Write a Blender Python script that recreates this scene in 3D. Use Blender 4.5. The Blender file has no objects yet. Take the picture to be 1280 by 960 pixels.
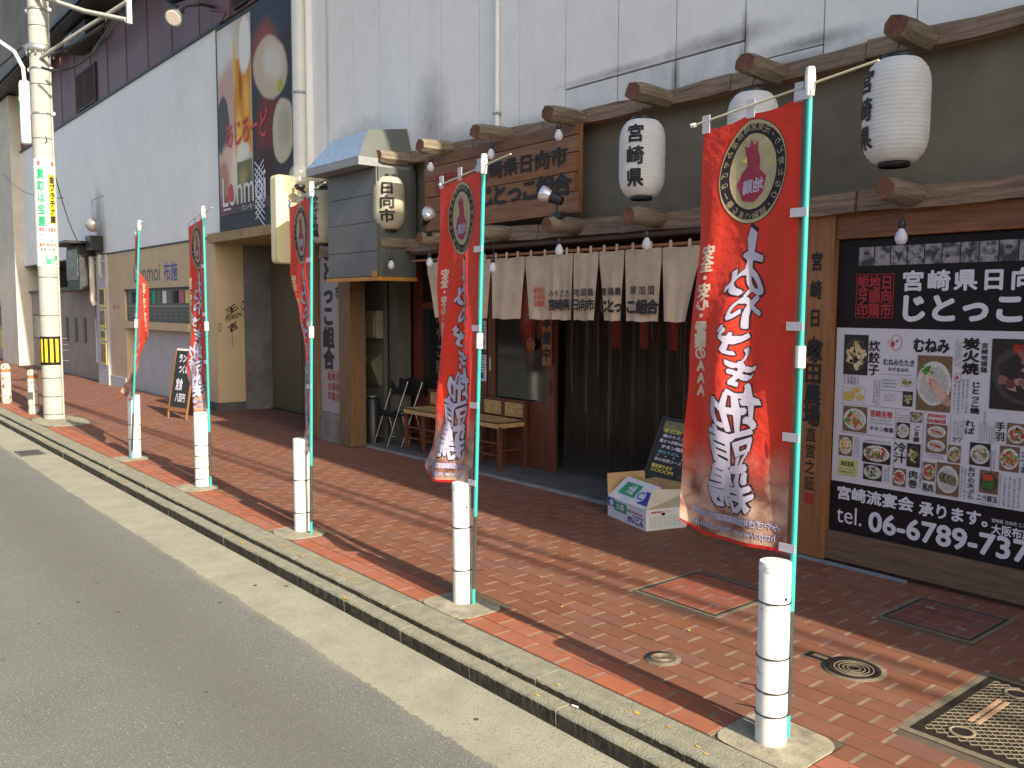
import bpy, bmesh, math, random
from mathutils import Vector, Matrix
random.seed(7)
C = bpy.context.scene.collection
sc = bpy.context.scene
PI = math.pi

# ---------------------------------------------------------------- camera
CAMH = 1.63
yaw, pitch, roll = math.radians(50.163), math.radians(-4.925), math.radians(.293)
f = Vector((-math.sin(yaw)*math.cos(pitch), math.cos(yaw)*math.cos(pitch), math.sin(pitch)))
r = f.cross(Vector((0, 0, 1))).normalized(); u = r.cross(f)
r2 = math.cos(roll)*r + math.sin(roll)*u
u2 = -math.sin(roll)*r + math.cos(roll)*u
cam = bpy.data.objects.new('camera', bpy.data.cameras.new('camera')); C.objects.link(cam)
cam.matrix_world = Matrix(((r2.x, u2.x, -f.x, 0), (r2.y, u2.y, -f.y, 0), (r2.z, u2.z, -f.z, CAMH), (0, 0, 0, 1)))
cam.data.sensor_width = 36; cam.data.lens = 1089.43/1280*36
cam.data.clip_end = 2000; cam.data.clip_start = .05
sc.camera = cam

# ---------------------------------------------------------------- world, sun, exposure
SUN_EL, SUN_AZ = math.radians(30), math.radians(-2.8)      # azimuth from +X, slightly from the road side
sd = Vector((math.cos(SUN_EL)*math.cos(SUN_AZ), math.cos(SUN_EL)*math.sin(SUN_AZ), math.sin(SUN_EL)))
w = bpy.data.worlds.new('World'); sc.world = w; w.use_nodes = True
nt = w.node_tree; nt.nodes.clear()
sky = nt.nodes.new('ShaderNodeTexSky'); sky.sky_type = 'NISHITA'; sky.sun_disc = False
sky.sun_elevation = SUN_EL; sky.sun_rotation = math.radians(90)-SUN_AZ
sky.air_density = 1.0; sky.dust_density = 3.0; sky.ozone_density = 1.0
bg = nt.nodes.new('ShaderNodeBackground'); bg.inputs[1].default_value = .132
wo = nt.nodes.new('ShaderNodeOutputWorld')
nt.links.new(sky.outputs[0], bg.inputs[0]); nt.links.new(bg.outputs[0], wo.inputs[0])
sun = bpy.data.objects.new('sun', bpy.data.lights.new('sun', 'SUN')); C.objects.link(sun)
sun.data.energy = 5.0; sun.data.angle = math.radians(.5); sun.data.color = (1, .90, .72)
sun.rotation_euler = sd.to_track_quat('Z', 'Y').to_euler()
sc.view_settings.view_transform = 'Standard'; sc.view_settings.look = 'None'
sc.view_settings.exposure = .82; sc.view_settings.gamma = 1
sc.view_settings.use_curve_mapping = False
sc.cycles.max_bounces = 8; sc.cycles.transparent_max_bounces = 24
sc.cycles.use_denoising = True

# ---------------------------------------------------------------- materials
def node(nt, t, **k):
    n = nt.nodes.new(t)
    for a, b in k.items(): setattr(n, a, b)
    return n
MATS = {}
def mat(name, col, rough=.7, var=.12, scale=6., bump=.0, bscale=60., metal=0., stretch=(1, 1, 1), dark=None, spots=None,
        trans=0., alpha=1., transmission=0., rnd=0., island=0., spec=.5, coat=0., emit=None, dirt=0., dirtscale=1.3, dirtcol=(.06, .05, .045)):
    if name in MATS: return MATS[name]
    m = bpy.data.materials.new(name); m.use_nodes = True; MATS[name] = m
    nt = m.node_tree; L = nt.links.new
    b = nt.nodes['Principled BSDF']; out = nt.nodes['Material Output']
    b.inputs['Roughness'].default_value = rough; b.inputs['Metallic'].default_value = metal
    b.inputs['Specular IOR Level'].default_value = spec
    if coat: b.inputs['Coat Weight'].default_value = coat
    geo = node(nt, 'ShaderNodeNewGeometry')
    mp = node(nt, 'ShaderNodeMapping'); mp.inputs['Scale'].default_value = stretch
    L(geo.outputs['Position'], mp.inputs['Vector'])
    n1 = node(nt, 'ShaderNodeTexNoise'); n1.inputs['Scale'].default_value = scale; n1.inputs['Detail'].default_value = 6
    n1.inputs['Roughness'].default_value = .65
    L(mp.outputs[0], n1.inputs['Vector'])
    ramp = node(nt, 'ShaderNodeMapRange'); ramp.inputs[1].default_value = .3; ramp.inputs[2].default_value = .7
    L(n1.outputs[0], ramp.inputs[0])
    d = dark if dark else tuple(c*(1-2*var) for c in col)
    l = tuple(min(1, c*(1+var*.8)) for c in col) if not dark else col
    mix = node(nt, 'ShaderNodeMix', data_type='RGBA')
    mix.inputs[6].default_value = (*d, 1); mix.inputs[7].default_value = (*l, 1)
    L(ramp.outputs[0], mix.inputs[0]); cur = mix.outputs[2]
    if rnd or island:
        if rnd: src = node(nt, 'ShaderNodeObjectInfo').outputs['Random']; amt = rnd
        else: src = geo.outputs['Random Per Island']; amt = island
        hs = node(nt, 'ShaderNodeHueSaturation')
        mr = node(nt, 'ShaderNodeMapRange'); mr.inputs[3].default_value = 1-amt; mr.inputs[4].default_value = 1+amt*.7
        L(src, mr.inputs[0]); L(mr.outputs[0], hs.inputs['Value'])
        wn = node(nt, 'ShaderNodeTexWhiteNoise', noise_dimensions='1D'); L(src, wn.inputs['W'])
        mr2 = node(nt, 'ShaderNodeMapRange'); mr2.inputs[3].default_value = 1-amt*.9; mr2.inputs[4].default_value = 1+amt*.4
        L(wn.outputs[0], mr2.inputs[0]); L(mr2.outputs[0], hs.inputs['Saturation'])
        L(cur, hs.inputs['Color']); cur = hs.outputs[0]
    if spots:
        n3 = node(nt, 'ShaderNodeTexNoise'); n3.inputs['Scale'].default_value = spots[0]; n3.inputs['Detail'].default_value = 2
        L(geo.outputs['Position'], n3.inputs['Vector'])
        mr = node(nt, 'ShaderNodeMapRange'); mr.inputs[1].default_value = spots[1]; mr.inputs[2].default_value = spots[1]+.04
        L(n3.outputs[0], mr.inputs[0])
        mx = node(nt, 'ShaderNodeMix', data_type='RGBA'); mx.inputs[7].default_value = (*spots[2], 1)
        L(mr.outputs[0], mx.inputs[0]); L(cur, mx.inputs[6]); cur = mx.outputs[2]
    if dirt:
        n4 = node(nt, 'ShaderNodeTexNoise'); n4.inputs['Scale'].default_value = dirtscale; n4.inputs['Detail'].default_value = 8
        n4.inputs['Roughness'].default_value = .7
        mp2 = node(nt, 'ShaderNodeMapping'); mp2.inputs['Scale'].default_value = (1.6, 1.6, .5)
        L(geo.outputs['Position'], mp2.inputs[0]); L(mp2.outputs[0], n4.inputs['Vector'])
        mr = node(nt, 'ShaderNodeMapRange'); mr.inputs[1].default_value = .48; mr.inputs[2].default_value = .75; mr.inputs[4].default_value = dirt
        L(n4.outputs[0], mr.inputs[0])
        mx = node(nt, 'ShaderNodeMix', data_type='RGBA'); mx.inputs[7].default_value = (*dirtcol, 1)
        L(mr.outputs[0], mx.inputs[0]); L(cur, mx.inputs[6]); cur = mx.outputs[2]
    L(cur, b.inputs['Base Color'])
    if bump:
        n2 = node(nt, 'ShaderNodeTexNoise'); n2.inputs['Scale'].default_value = bscale; n2.inputs['Detail'].default_value = 4
        L(mp.outputs[0], n2.inputs['Vector'])
        bp = node(nt, 'ShaderNodeBump'); bp.inputs['Strength'].default_value = 1; bp.inputs['Distance'].default_value = bump
        L(n2.outputs[0], bp.inputs['Height']); L(bp.outputs[0], b.inputs['Normal'])
    if transmission:
        b.inputs['Transmission Weight'].default_value = transmission; b.inputs['IOR'].default_value = 1.1
    if trans:
        t = node(nt, 'ShaderNodeBsdfTranslucent'); L(cur, t.inputs[0])
        ms = node(nt, 'ShaderNodeMixShader'); ms.inputs[0].default_value = trans
        L(b.outputs[0], ms.inputs[1]); L(t.outputs[0], ms.inputs[2]); L(ms.outputs[0], out.inputs[0])
    if alpha < 1:
        t = node(nt, 'ShaderNodeBsdfTransparent')
        ms = node(nt, 'ShaderNodeMixShader'); ms.inputs[0].default_value = alpha
        L(t.outputs[0], ms.inputs[1]); L(b.outputs[0], ms.inputs[2]); L(ms.outputs[0], out.inputs[0])
    return m

ASPH = mat('asphalt', (.155, .158, .148), .9, .06, 2.2, .008, 130, spots=(95, .585, (.27, .255, .21)), dirt=.3, dirtscale=.55, dirtcol=(.135, .13, .11))
GUT = mat('gutter_concrete', (.315, .30, .235), .9, .09, 5., .004, 120, spots=(110, .63, (.16, .15, .12)), dirt=.14, dirtscale=2.)
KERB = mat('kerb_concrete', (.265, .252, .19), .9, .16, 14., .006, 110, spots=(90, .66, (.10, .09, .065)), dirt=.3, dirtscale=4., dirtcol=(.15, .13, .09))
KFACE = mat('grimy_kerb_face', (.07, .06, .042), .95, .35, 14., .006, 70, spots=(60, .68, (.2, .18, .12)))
PAD = mat('pad_concrete', (.33, .30, .215), .9, .25, 9., .003, 90, dirt=.3, dirtscale=4.)
MORT = mat('paving_bed', (.10, .075, .055), .95, .15, 12.)
JOINTM = mat('paving_mortar', (.24, .185, .125), .95, .2, 12., dirt=.45, dirtscale=2.)
BRKN = mat('new_brick', (.33, .100, .045), .75, .08, 14., .002, 180, rnd=.09, dirt=.22, dirtscale=3., dirtcol=(.16, .07, .05))
BRK = mat('worn_brick', (.195, .076, .043), .75, .08, 12., .002, 180, rnd=.11, dirt=.2, dirtscale=1.2, dirtcol=(.15, .075, .055))
BRKI = mat('worn_brick_far', (.195, .076, .043), .75, .08, 12., .002, 120, island=.11, dirt=.2, dirtscale=1.2, dirtcol=(.15, .075, .055))
BRKNI = mat('new_brick_far', (.33, .100, .045), .75, .08, 14., .002, 180, island=.09, dirt=.22, dirtscale=3., dirtcol=(.16, .07, .05))
WPAINT = mat('white_paint', (.74, .73, .70), .45, .05, 20., spots=(34, .68, (.50, .43, .30)), dirt=.35, dirtscale=5., dirtcol=(.45, .38, .27))
ABRASED = mat('chipped_white_paint', (.66, .63, .52), .6, .15, 20., spots=(26, .56, (.20, .10, .05)), dirt=.4, dirtscale=9., dirtcol=(.25, .22, .18))
POLEC = mat('pole_concrete', (.37, .37, .345), .85, .04, 5., .002, 60, dirt=.08, dirtscale=2.5, dirtcol=(.3, .28, .2))
BLK = mat('black_plastic', (.02, .02, .022), .4, .1)
TEAL = mat('teal_pole', (.045, .38, .36), .35, .04)
GREYP = mat('grey_pole', (.055, .06, .055), .35, .1)
WPLAS = mat('white_plastic', (.82, .82, .78), .4, .03)
STRAP = mat('white_strap', (.66, .64, .70), .8, .05, trans=.25)
STEEL = mat('galvanised_steel', (.45, .46, .46), .4, .15, 14., metal=.75)
DSTEEL = mat('dark_steel', (.035, .035, .04), .5, .2, 14., metal=.3)
CHROME = mat('chrome_tube', (.75, .75, .75), .2, .05, metal=1.)
WALLW = mat('white_wall_panel', (.86, .85, .82), .75, .03, 5., .0035, 95, dirt=.12, dirtscale=.9, dirtcol=(.25, .23, .22))
WALLB = mat('pale_wall_panel', (.85, .85, .83), .6, .03, 2., dirt=.12, dirtscale=.6, dirtcol=(.38, .34, .30))
JOINT = mat('dark_joint', (.09, .085, .08), .9, .1)
SOOT = mat('sooty_panel', (.10, .095, .09), .9, .3, 8.)
MAROON = mat('maroon_metal_cladding', (.145, .055, .055), .5, .15, 2., rnd=.12, stretch=(1, 1, .2))
PLAST = mat('taupe_plaster', (.20, .175, .13), .9, .12, 2.5, .002, 60, dirt=.25, dirtscale=.8, dirtcol=(.32, .30, .27))
WBEAM = mat('weathered_beam', (.36, .26, .18), .8, .3, 3., .006, 12, stretch=(1, 14, 14), dark=(.12, .07, .045), dirt=.4, dirtscale=2.)
WLOG = mat('weathered_log', (.29, .25, .185), .8, .3, 4., .006, 12, stretch=(14, 1, 14), dark=(.11, .075, .05), dirt=.3, dirtscale=5.)
WEND = mat('log_end_grain', (.17, .075, .045), .85, .3, 18.)
WSIGN = mat('cedar_sign_plank', (.27, .14, .072), .65, .3, 2.2, .003, 14, stretch=(1.2, 10, 14), dark=(.16, .065, .03), rnd=.18)
WFRAME = mat('stained_wood', (.34, .155, .058), .55, .3, 3., .003, 12, stretch=(12, 12, 1), dark=(.19, .08, .03))
WFRAMEH = mat('stained_wood_board', (.26, .11, .045), .55, .3, 3., .003, 12, stretch=(1, 12, 14), dark=(.10, .042, .02))
WBASE = mat('greyed_wood_board', (.19, .125, .075), .7, .3, 3., .003, 14, stretch=(1, 12, 16), dark=(.10, .06, .035))
WPOST = mat('rough_wood_post', (.20, .12, .058), .75, .3, 3., .004, 14, stretch=(14, 14, 1.2), dark=(.12, .065, .03))
WDOOR = mat('red_brown_wood', (.15, .05, .022), .5, .25, 3., .002, 14, stretch=(12, 12, 1), dark=(.10, .03, .014))
WCHAIR = mat('chair_wood', (.13, .045, .022), .45, .2, 8.)
RUSH = mat('woven_rush', (.55, .36, .15), .8, .3, 30., .004, 90)
CARD = mat('cardboard', (.50, .33, .15), .85, .08, 8.)
CARDW = mat('white_printed_card', (.72, .72, .74), .6, .04, 8.)
PAPER = mat('white_paper', (.74, .74, .76), .6, .03)
PANELW = mat('printed_white', (.60, .59, .64), .5, .02)
PBLACK = mat('printed_black', (.016, .012, .014), .55, .1, spec=.2)
PWHITE = mat('printed_white_ink', (.66, .65, .72), .5, .01)
PRED = mat('printed_red_ink', (.50, .02, .02), .5, .05)
PDRED = mat('printed_dark_red_ink', (.33, .02, .025), .5, .05)
PYEL = mat('printed_yellow', (.72, .62, .10), .5, .05)
PYEL2 = mat('reflective_yellow', (.85, .62, .02), .35, .04)
PGRN = mat('printed_green', (.02, .32, .14), .5, .05)
PBLUE = mat('printed_blue', (.03, .05, .36), .5, .05)
PGREY = mat('printed_grey', (.16, .15, .16), .6, .1)
PPINK = mat('printed_pink', (.55, .12, .2), .6, .1)
INK = mat('black_brush_ink', (.015, .012, .012), .6, .1)
LANT = mat('lantern_paper', (.88, .88, .86), .7, .04, 12., trans=.35)
LANTC = mat('aged_lantern_paper', (.66, .61, .47), .7, .08, 12., trans=.35)
BULB = mat('bulb_glass', (.74, .76, .84), .12, .02, alpha=.75)
GLOBE = mat('globe_glass', (.40, .40, .38), .08, .02, alpha=.22)
NOREN = mat('noren_linen', (.68, .55, .41), .9, .12, 5., .002, 220, trans=.2, dirt=.32, dirtscale=2.5, dirtcol=(.36, .24, .14))
GLASS = mat('dark_window_glass', (.035, .04, .035), .06, .1, alpha=.55, spec=.9)
VINYL = mat('clear_vinyl_strip', (.06, .05, .035), .18, .1, alpha=.25, spec=.6)
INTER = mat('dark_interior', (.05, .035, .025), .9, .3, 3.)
CREAM = mat('cream_facade', (.60, .46, .28), .7, .06, 2., .001, 60, dirt=.15, dirtscale=1.2, dirtcol=(.35, .27, .18))
CREAMS = mat('cream_sign_face', (.72, .64, .38), .4, .04, 2.)
LGREY = mat('light_grey_render', (.50, .49, .50), .85, .06, 2., dirt=.15)
CONC = mat('grey_concrete', (.22, .21, .19), .9, .2, 3., .003, 50, dirt=.3)
CONCD = mat('dark_concrete', (.13, .125, .125), .9, .2, 2., .003, 50, dirt=.3)
SLABC = mat('slab_concrete', (.10, .105, .105), .8, .2, 4., .002, 60, dirt=.3)
PILC = mat('cream_pillar', (.60, .56, .47), .85, .07, 2., dirt=.2)
TAUPE = mat('taupe_render', (.34, .29, .25), .85, .08, 2., dirt=.2)
SLATE = mat('slate_blue_tile', (.07, .08, .12), .5, .25, 12.)
DUCT = mat('painted_duct_metal', (.125, .13, .128), .5, .1, 4.)
DUCTG = mat('greenish_duct_metal', (.10, .11, .10), .5, .1, 4.)
HOODL = mat('sky_tinted_zinc', (.28, .38, .52), .38, .12, 16., metal=.35)  # blue tint paints the sky's reflection into the zinc colour
ORNG = mat('orange_edge_trim', (.50, .24, .05), .6, .15)
SHUT = mat('olive_shutter', (.13, .105, .06), .6, .1, 2.)
WPANEL = mat('grey_green_panel', (.12, .12, .085), .8, .1, 3., dirt=.25)
METER = mat('beige_meter_case', (.27, .25, .18), .5, .08)
IRON = mat('cast_iron_cover', (.04, .030, .026), .55, .3, 40., metal=.4)
SAND = mat('pale_groove_sand', (.24, .20, .135), .9, .2, 50.)
YSTAIN = mat('yellow_road_paint', (.55, .36, .06), .8, .3, 25.)
LEAF = mat('fallen_leaf', (.42, .40, .05), .7, .2)
FLESHY = None

def cloth_material():
    m = bpy.data.materials.new('banner_cloth'); m.use_nodes = True; nt = m.node_tree; L = nt.links.new
    b = nt.nodes['Principled BSDF']; out = nt.nodes['Material Output']; b.inputs['Roughness'].default_value = .6
    b.inputs['Sheen Weight'].default_value = .2
    uv = node(nt, 'ShaderNodeUVMap'); uv.uv_map = 'UVMap'
    sx = node(nt, 'ShaderNodeSeparateXYZ'); L(uv.outputs[0], sx.inputs[0])
    ns = node(nt, 'ShaderNodeTexNoise'); ns.inputs['Scale'].default_value = 5.; ns.inputs['Detail'].default_value = 5
    mp = node(nt, 'ShaderNodeMapping'); mp.inputs['Scale'].default_value = (1, 3.6, 1); L(uv.outputs[0], mp.inputs[0]); L(mp.outputs[0], ns.inputs['Vector'])
    # v runs 1 (top) to 0 (bottom): red field fades into the printed photograph of raw chicken
    ad = node(nt, 'ShaderNodeMath', operation='MULTIPLY_ADD'); ad.inputs[1].default_value = .12; L(ns.outputs[0], ad.inputs[0]); L(sx.outputs[1], ad.inputs[2])
    mr = node(nt, 'ShaderNodeMapRange'); mr.inputs[1].default_value = .19; mr.inputs[2].default_value = .31
    L(ad.outputs[0], mr.inputs[0])
    vor = node(nt, 'ShaderNodeTexVoronoi'); vor.inputs['Scale'].default_value = 5.; vor.inputs['Randomness'].default_value = .9; vm = node(nt, 'ShaderNodeVectorMath', operation='MULTIPLY_ADD'); L(ns.outputs['Color'], vm.inputs[0]); vm.inputs[1].default_value = (.30, .30, 0); L(mp.outputs[0], vm.inputs[2]); L(vm.outputs[0], vor.inputs['Vector'])
    cr = node(nt, 'ShaderNodeValToRGB'); cr.color_ramp.elements[0].color = (.80, .56, .44, 1); cr.color_ramp.elements[1].color = (.22, .08, .06, 1)
    cr.color_ramp.elements[0].position = .22; cr.color_ramp.elements[1].position = .85
    e = cr.color_ramp.elements.new(.5); e.color = (.64, .38, .29, 1)
    L(vor.outputs['Distance'], cr.inputs[0])
    mx = node(nt, 'ShaderNodeMix', data_type='RGBA'); mx.inputs[7].default_value = (.94, .060, .028, 1)
    L(mr.outputs[0], mx.inputs[0]); L(cr.outputs[0], mx.inputs[6])
    # bright red hem at the very edge
    hem = node(nt, 'ShaderNodeMath', operation='LESS_THAN'); hem.inputs[1].default_value = .008; L(sx.outputs[1], hem.inputs[0])
    mx2 = node(nt, 'ShaderNodeMix', data_type='RGBA'); mx2.inputs[7].default_value = (.75, .02, .02, 1); L(hem.outputs[0], mx2.inputs[0]); L(mx.outputs[2], mx2.inputs[6])
    L(mx2.outputs[2], b.inputs['Base Color'])
    bn = node(nt, 'ShaderNodeTexNoise'); bn.inputs['Scale'].default_value = 9.; L(mp.outputs[0], bn.inputs['Vector'])
    bp = node(nt, 'ShaderNodeBump'); bp.inputs['Distance'].default_value = .012; bp.inputs['Strength'].default_value = .8
    L(bn.outputs[0], bp.inputs['Height']); L(bp.outputs[0], b.inputs['Normal'])
    t = node(nt, 'ShaderNodeBsdfTranslucent'); L(mx2.outputs[2], t.inputs[0])
    ms = node(nt, 'ShaderNodeMixShader'); ms.inputs[0].default_value = .52
    L(b.outputs[0], ms.inputs[1]); L(t.outputs[0], ms.inputs[2]); L(ms.outputs[0], out.inputs[0])
    return m
CLOTH = cloth_material()
def add_stains(m, blobs):
    """real soot and damp marks: (x, z, half width, half height, strength, colour), ragged by noise"""
    nt = m.node_tree; L = nt.links.new; b = nt.nodes['Principled BSDF']
    g = node(nt, 'ShaderNodeNewGeometry'); sx = node(nt, 'ShaderNodeSeparateXYZ'); L(g.outputs[0], sx.inputs[0])
    n = node(nt, 'ShaderNodeTexNoise'); n.inputs['Scale'].default_value = 9; n.inputs['Detail'].default_value = 8; n.inputs['Roughness'].default_value = .75; L(g.outputs[0], n.inputs['Vector'])
    def M(op, a, b_=None, c=None):
        q = node(nt, 'ShaderNodeMath', operation=op)
        for i, v in enumerate((a, b_, c)):
            if v is None: continue
            if isinstance(v, (int, float)): q.inputs[i].default_value = v
            else: L(v, q.inputs[i])
        return q.outputs[0]
    cur = b.inputs['Base Color'].links[0].from_socket
    for (x, z, rx, rz, st, col) in blobs:
        dx = M('DIVIDE', M('SUBTRACT', sx.outputs[0], x), rx); dz = M('DIVIDE', M('SUBTRACT', sx.outputs[2], z), rz)
        d = M('SQRT', M('ADD', M('MULTIPLY', dx, dx), M('MULTIPLY', dz, dz)))
        k = M('MULTIPLY_ADD', n.outputs[0], .9, M('SUBTRACT', .55, d)); q = node(nt, 'ShaderNodeMath', operation='MULTIPLY'); q.use_clamp = True
        L(k, q.inputs[0]); q.inputs[1].default_value = 1; kk = M('MULTIPLY', q.outputs[0], st)
        mx = node(nt, 'ShaderNodeMix', data_type='RGBA'); mx.inputs[7].default_value = (*col, 1); L(kk, mx.inputs[0]); L(cur, mx.inputs[6]); cur = mx.outputs[2]
    L(cur, b.inputs['Base Color'])
def soft_art(name, base, layers, rough=.6, noise=.12):
    """airbrushed printed picture: (shape, x, z, half width, half height, rotation, softness, colour)"""
    m = bpy.data.materials.new(name); m.use_nodes = True; nt = m.node_tree; L = nt.links.new; MATS[name] = m
    b = nt.nodes['Principled BSDF']; b.inputs['Roughness'].default_value = rough; b.inputs['Specular IOR Level'].default_value = .15
    g = node(nt, 'ShaderNodeNewGeometry')
    n = node(nt, 'ShaderNodeTexNoise'); n.inputs['Scale'].default_value = 2.2; n.inputs['Detail'].default_value = 5; L(g.outputs[0], n.inputs['Vector'])
    sub = node(nt, 'ShaderNodeVectorMath', operation='SUBTRACT'); L(n.outputs['Color'], sub.inputs[0]); sub.inputs[1].default_value = (.5, .5, .5)
    ma = node(nt, 'ShaderNodeVectorMath', operation='SCALE'); L(sub.outputs[0], ma.inputs[0]); ma.inputs['Scale'].default_value = noise
    ad = node(nt, 'ShaderNodeVectorMath', operation='ADD'); L(g.outputs[0], ad.inputs[0]); L(ma.outputs[0], ad.inputs[1])
    rgb = node(nt, 'ShaderNodeRGB'); rgb.outputs[0].default_value = (*base, 1); cur = rgb.outputs[0]
    for (shp, x, z, rx, rz, rot, soft, col) in layers:
        src = g.outputs[0] if shp == 'B' else ad.outputs[0]
        mp = node(nt, 'ShaderNodeMapping', vector_type='TEXTURE'); mp.inputs['Location'].default_value = (x, 5, z); mp.inputs['Rotation'].default_value = (0, rot, 0); mp.inputs['Scale'].default_value = (rx, 1e4, rz)
        L(src, mp.inputs[0])
        if shp == 'E':
            le = node(nt, 'ShaderNodeVectorMath', operation='LENGTH'); L(mp.outputs[0], le.inputs[0]); d = le.outputs['Value']
        else:
            ab = node(nt, 'ShaderNodeVectorMath', operation='ABSOLUTE'); L(mp.outputs[0], ab.inputs[0]); sp = node(nt, 'ShaderNodeSeparateXYZ'); L(ab.outputs[0], sp.inputs[0])
            mxx = node(nt, 'ShaderNodeMath', operation='MAXIMUM'); L(sp.outputs[0], mxx.inputs[0]); L(sp.outputs[2], mxx.inputs[1]); d = mxx.outputs[0]
        mr = node(nt, 'ShaderNodeMapRange', interpolation_type='SMOOTHSTEP'); mr.inputs[1].default_value = 1-soft; mr.inputs[2].default_value = 1+soft*.2; mr.inputs[3].default_value = 1; mr.inputs[4].default_value = 0
        L(d, mr.inputs[0])
        mx = node(nt, 'ShaderNodeMix', data_type='RGBA'); mx.inputs[7].default_value = (*col, 1); L(mr.outputs[0], mx.inputs[0]); L(cur, mx.inputs[6]); cur = mx.outputs[2]
    L(cur, b.inputs['Base Color']); return m
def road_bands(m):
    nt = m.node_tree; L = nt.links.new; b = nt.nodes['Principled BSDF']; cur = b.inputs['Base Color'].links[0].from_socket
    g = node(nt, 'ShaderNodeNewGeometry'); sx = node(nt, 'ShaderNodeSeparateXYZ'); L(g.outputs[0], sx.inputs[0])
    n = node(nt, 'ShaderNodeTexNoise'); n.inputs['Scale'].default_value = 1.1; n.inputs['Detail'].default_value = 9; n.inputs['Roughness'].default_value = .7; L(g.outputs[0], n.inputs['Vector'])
    for y, hw, st, col in ((1.5, .45, .45, (.115, .11, .095)), (2.10, .14, .9, (.30, .28, .20))):     # blurred cable shade painted dark, sand washed against the gutter
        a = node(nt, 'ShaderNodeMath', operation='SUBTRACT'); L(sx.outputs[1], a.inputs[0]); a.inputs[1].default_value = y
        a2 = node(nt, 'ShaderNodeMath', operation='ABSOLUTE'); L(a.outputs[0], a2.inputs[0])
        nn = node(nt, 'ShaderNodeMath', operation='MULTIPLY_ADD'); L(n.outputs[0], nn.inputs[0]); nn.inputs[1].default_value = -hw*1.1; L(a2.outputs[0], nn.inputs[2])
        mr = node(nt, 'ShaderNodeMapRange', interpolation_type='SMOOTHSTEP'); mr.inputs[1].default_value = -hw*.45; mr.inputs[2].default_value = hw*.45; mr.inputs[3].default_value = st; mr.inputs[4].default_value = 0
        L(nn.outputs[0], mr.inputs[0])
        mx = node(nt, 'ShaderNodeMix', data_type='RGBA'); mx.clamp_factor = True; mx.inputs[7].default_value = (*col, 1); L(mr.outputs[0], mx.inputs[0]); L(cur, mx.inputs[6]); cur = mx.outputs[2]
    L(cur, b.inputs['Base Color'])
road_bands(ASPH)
GS = (.16, .15, .15)
add_stains(WALLB, [(-19.75, 2.75, .5, 1.5, .95, (.13, .11, .10)), (-19.9, 3.2, .28, 1.2, .6, (.2, .17, .15))])
add_stains(WALLW, [(-7.55, 3.45, .38, .75, .65, GS), (-8.95, 3.5, .9, .35, .5, GS), (-7.0, 3.25, .7, .22, .6, GS), (-6.0, 3.22, .7, .15, .5, GS), (-3.95, 3.53, .6, .10, .75, GS), (-4.9, 3.52, .9, .05, .6, GS), (-3.2, 3.36, .5, .07, .8, GS), (-2.9, 3.24, .5, .1, .5, GS), (-3.745, 3.5, .045, .22, .8, (.08, .075, .07)), (-9.75, 4.5, .05, 2.2, .5, (.2, .19, .18))])

def food(name, c1, c2, c3, scale=30.):
    """colours of a printed dish"""
    if name in MATS: return MATS[name]
    m = bpy.data.materials.new(name); m.use_nodes = True; nt = m.node_tree; L = nt.links.new; MATS[name] = m
    b = nt.nodes['Principled BSDF']; b.inputs['Roughness'].default_value = .45
    g = node(nt, 'ShaderNodeNewGeometry')
    v = node(nt, 'ShaderNodeTexVoronoi'); v.inputs['Scale'].default_value = scale; L(g.outputs[0], v.inputs['Vector'])
    n = node(nt, 'ShaderNodeTexNoise'); n.inputs['Scale'].default_value = scale*1.3; n.inputs['Detail'].default_value = 5; L(g.outputs[0], n.inputs['Vector'])
    a = node(nt, 'ShaderNodeMath', operation='MULTIPLY_ADD'); a.inputs[1].default_value = .6; L(v.outputs['Distance'], a.inputs[0]); L(n.outputs[0], a.inputs[2])
    cr = node(nt, 'ShaderNodeValToRGB'); el = cr.color_ramp.elements
    el[0].position = .45; el[0].color = (*c1, 1); el[1].position = .95; el[1].color = (*c3, 1)
    e = el.new(.68); e.color = (*c2, 1)
    L(a.outputs[0], cr.inputs[0]); L(cr.outputs[0], b.inputs['Base Color'])
    return m

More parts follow.
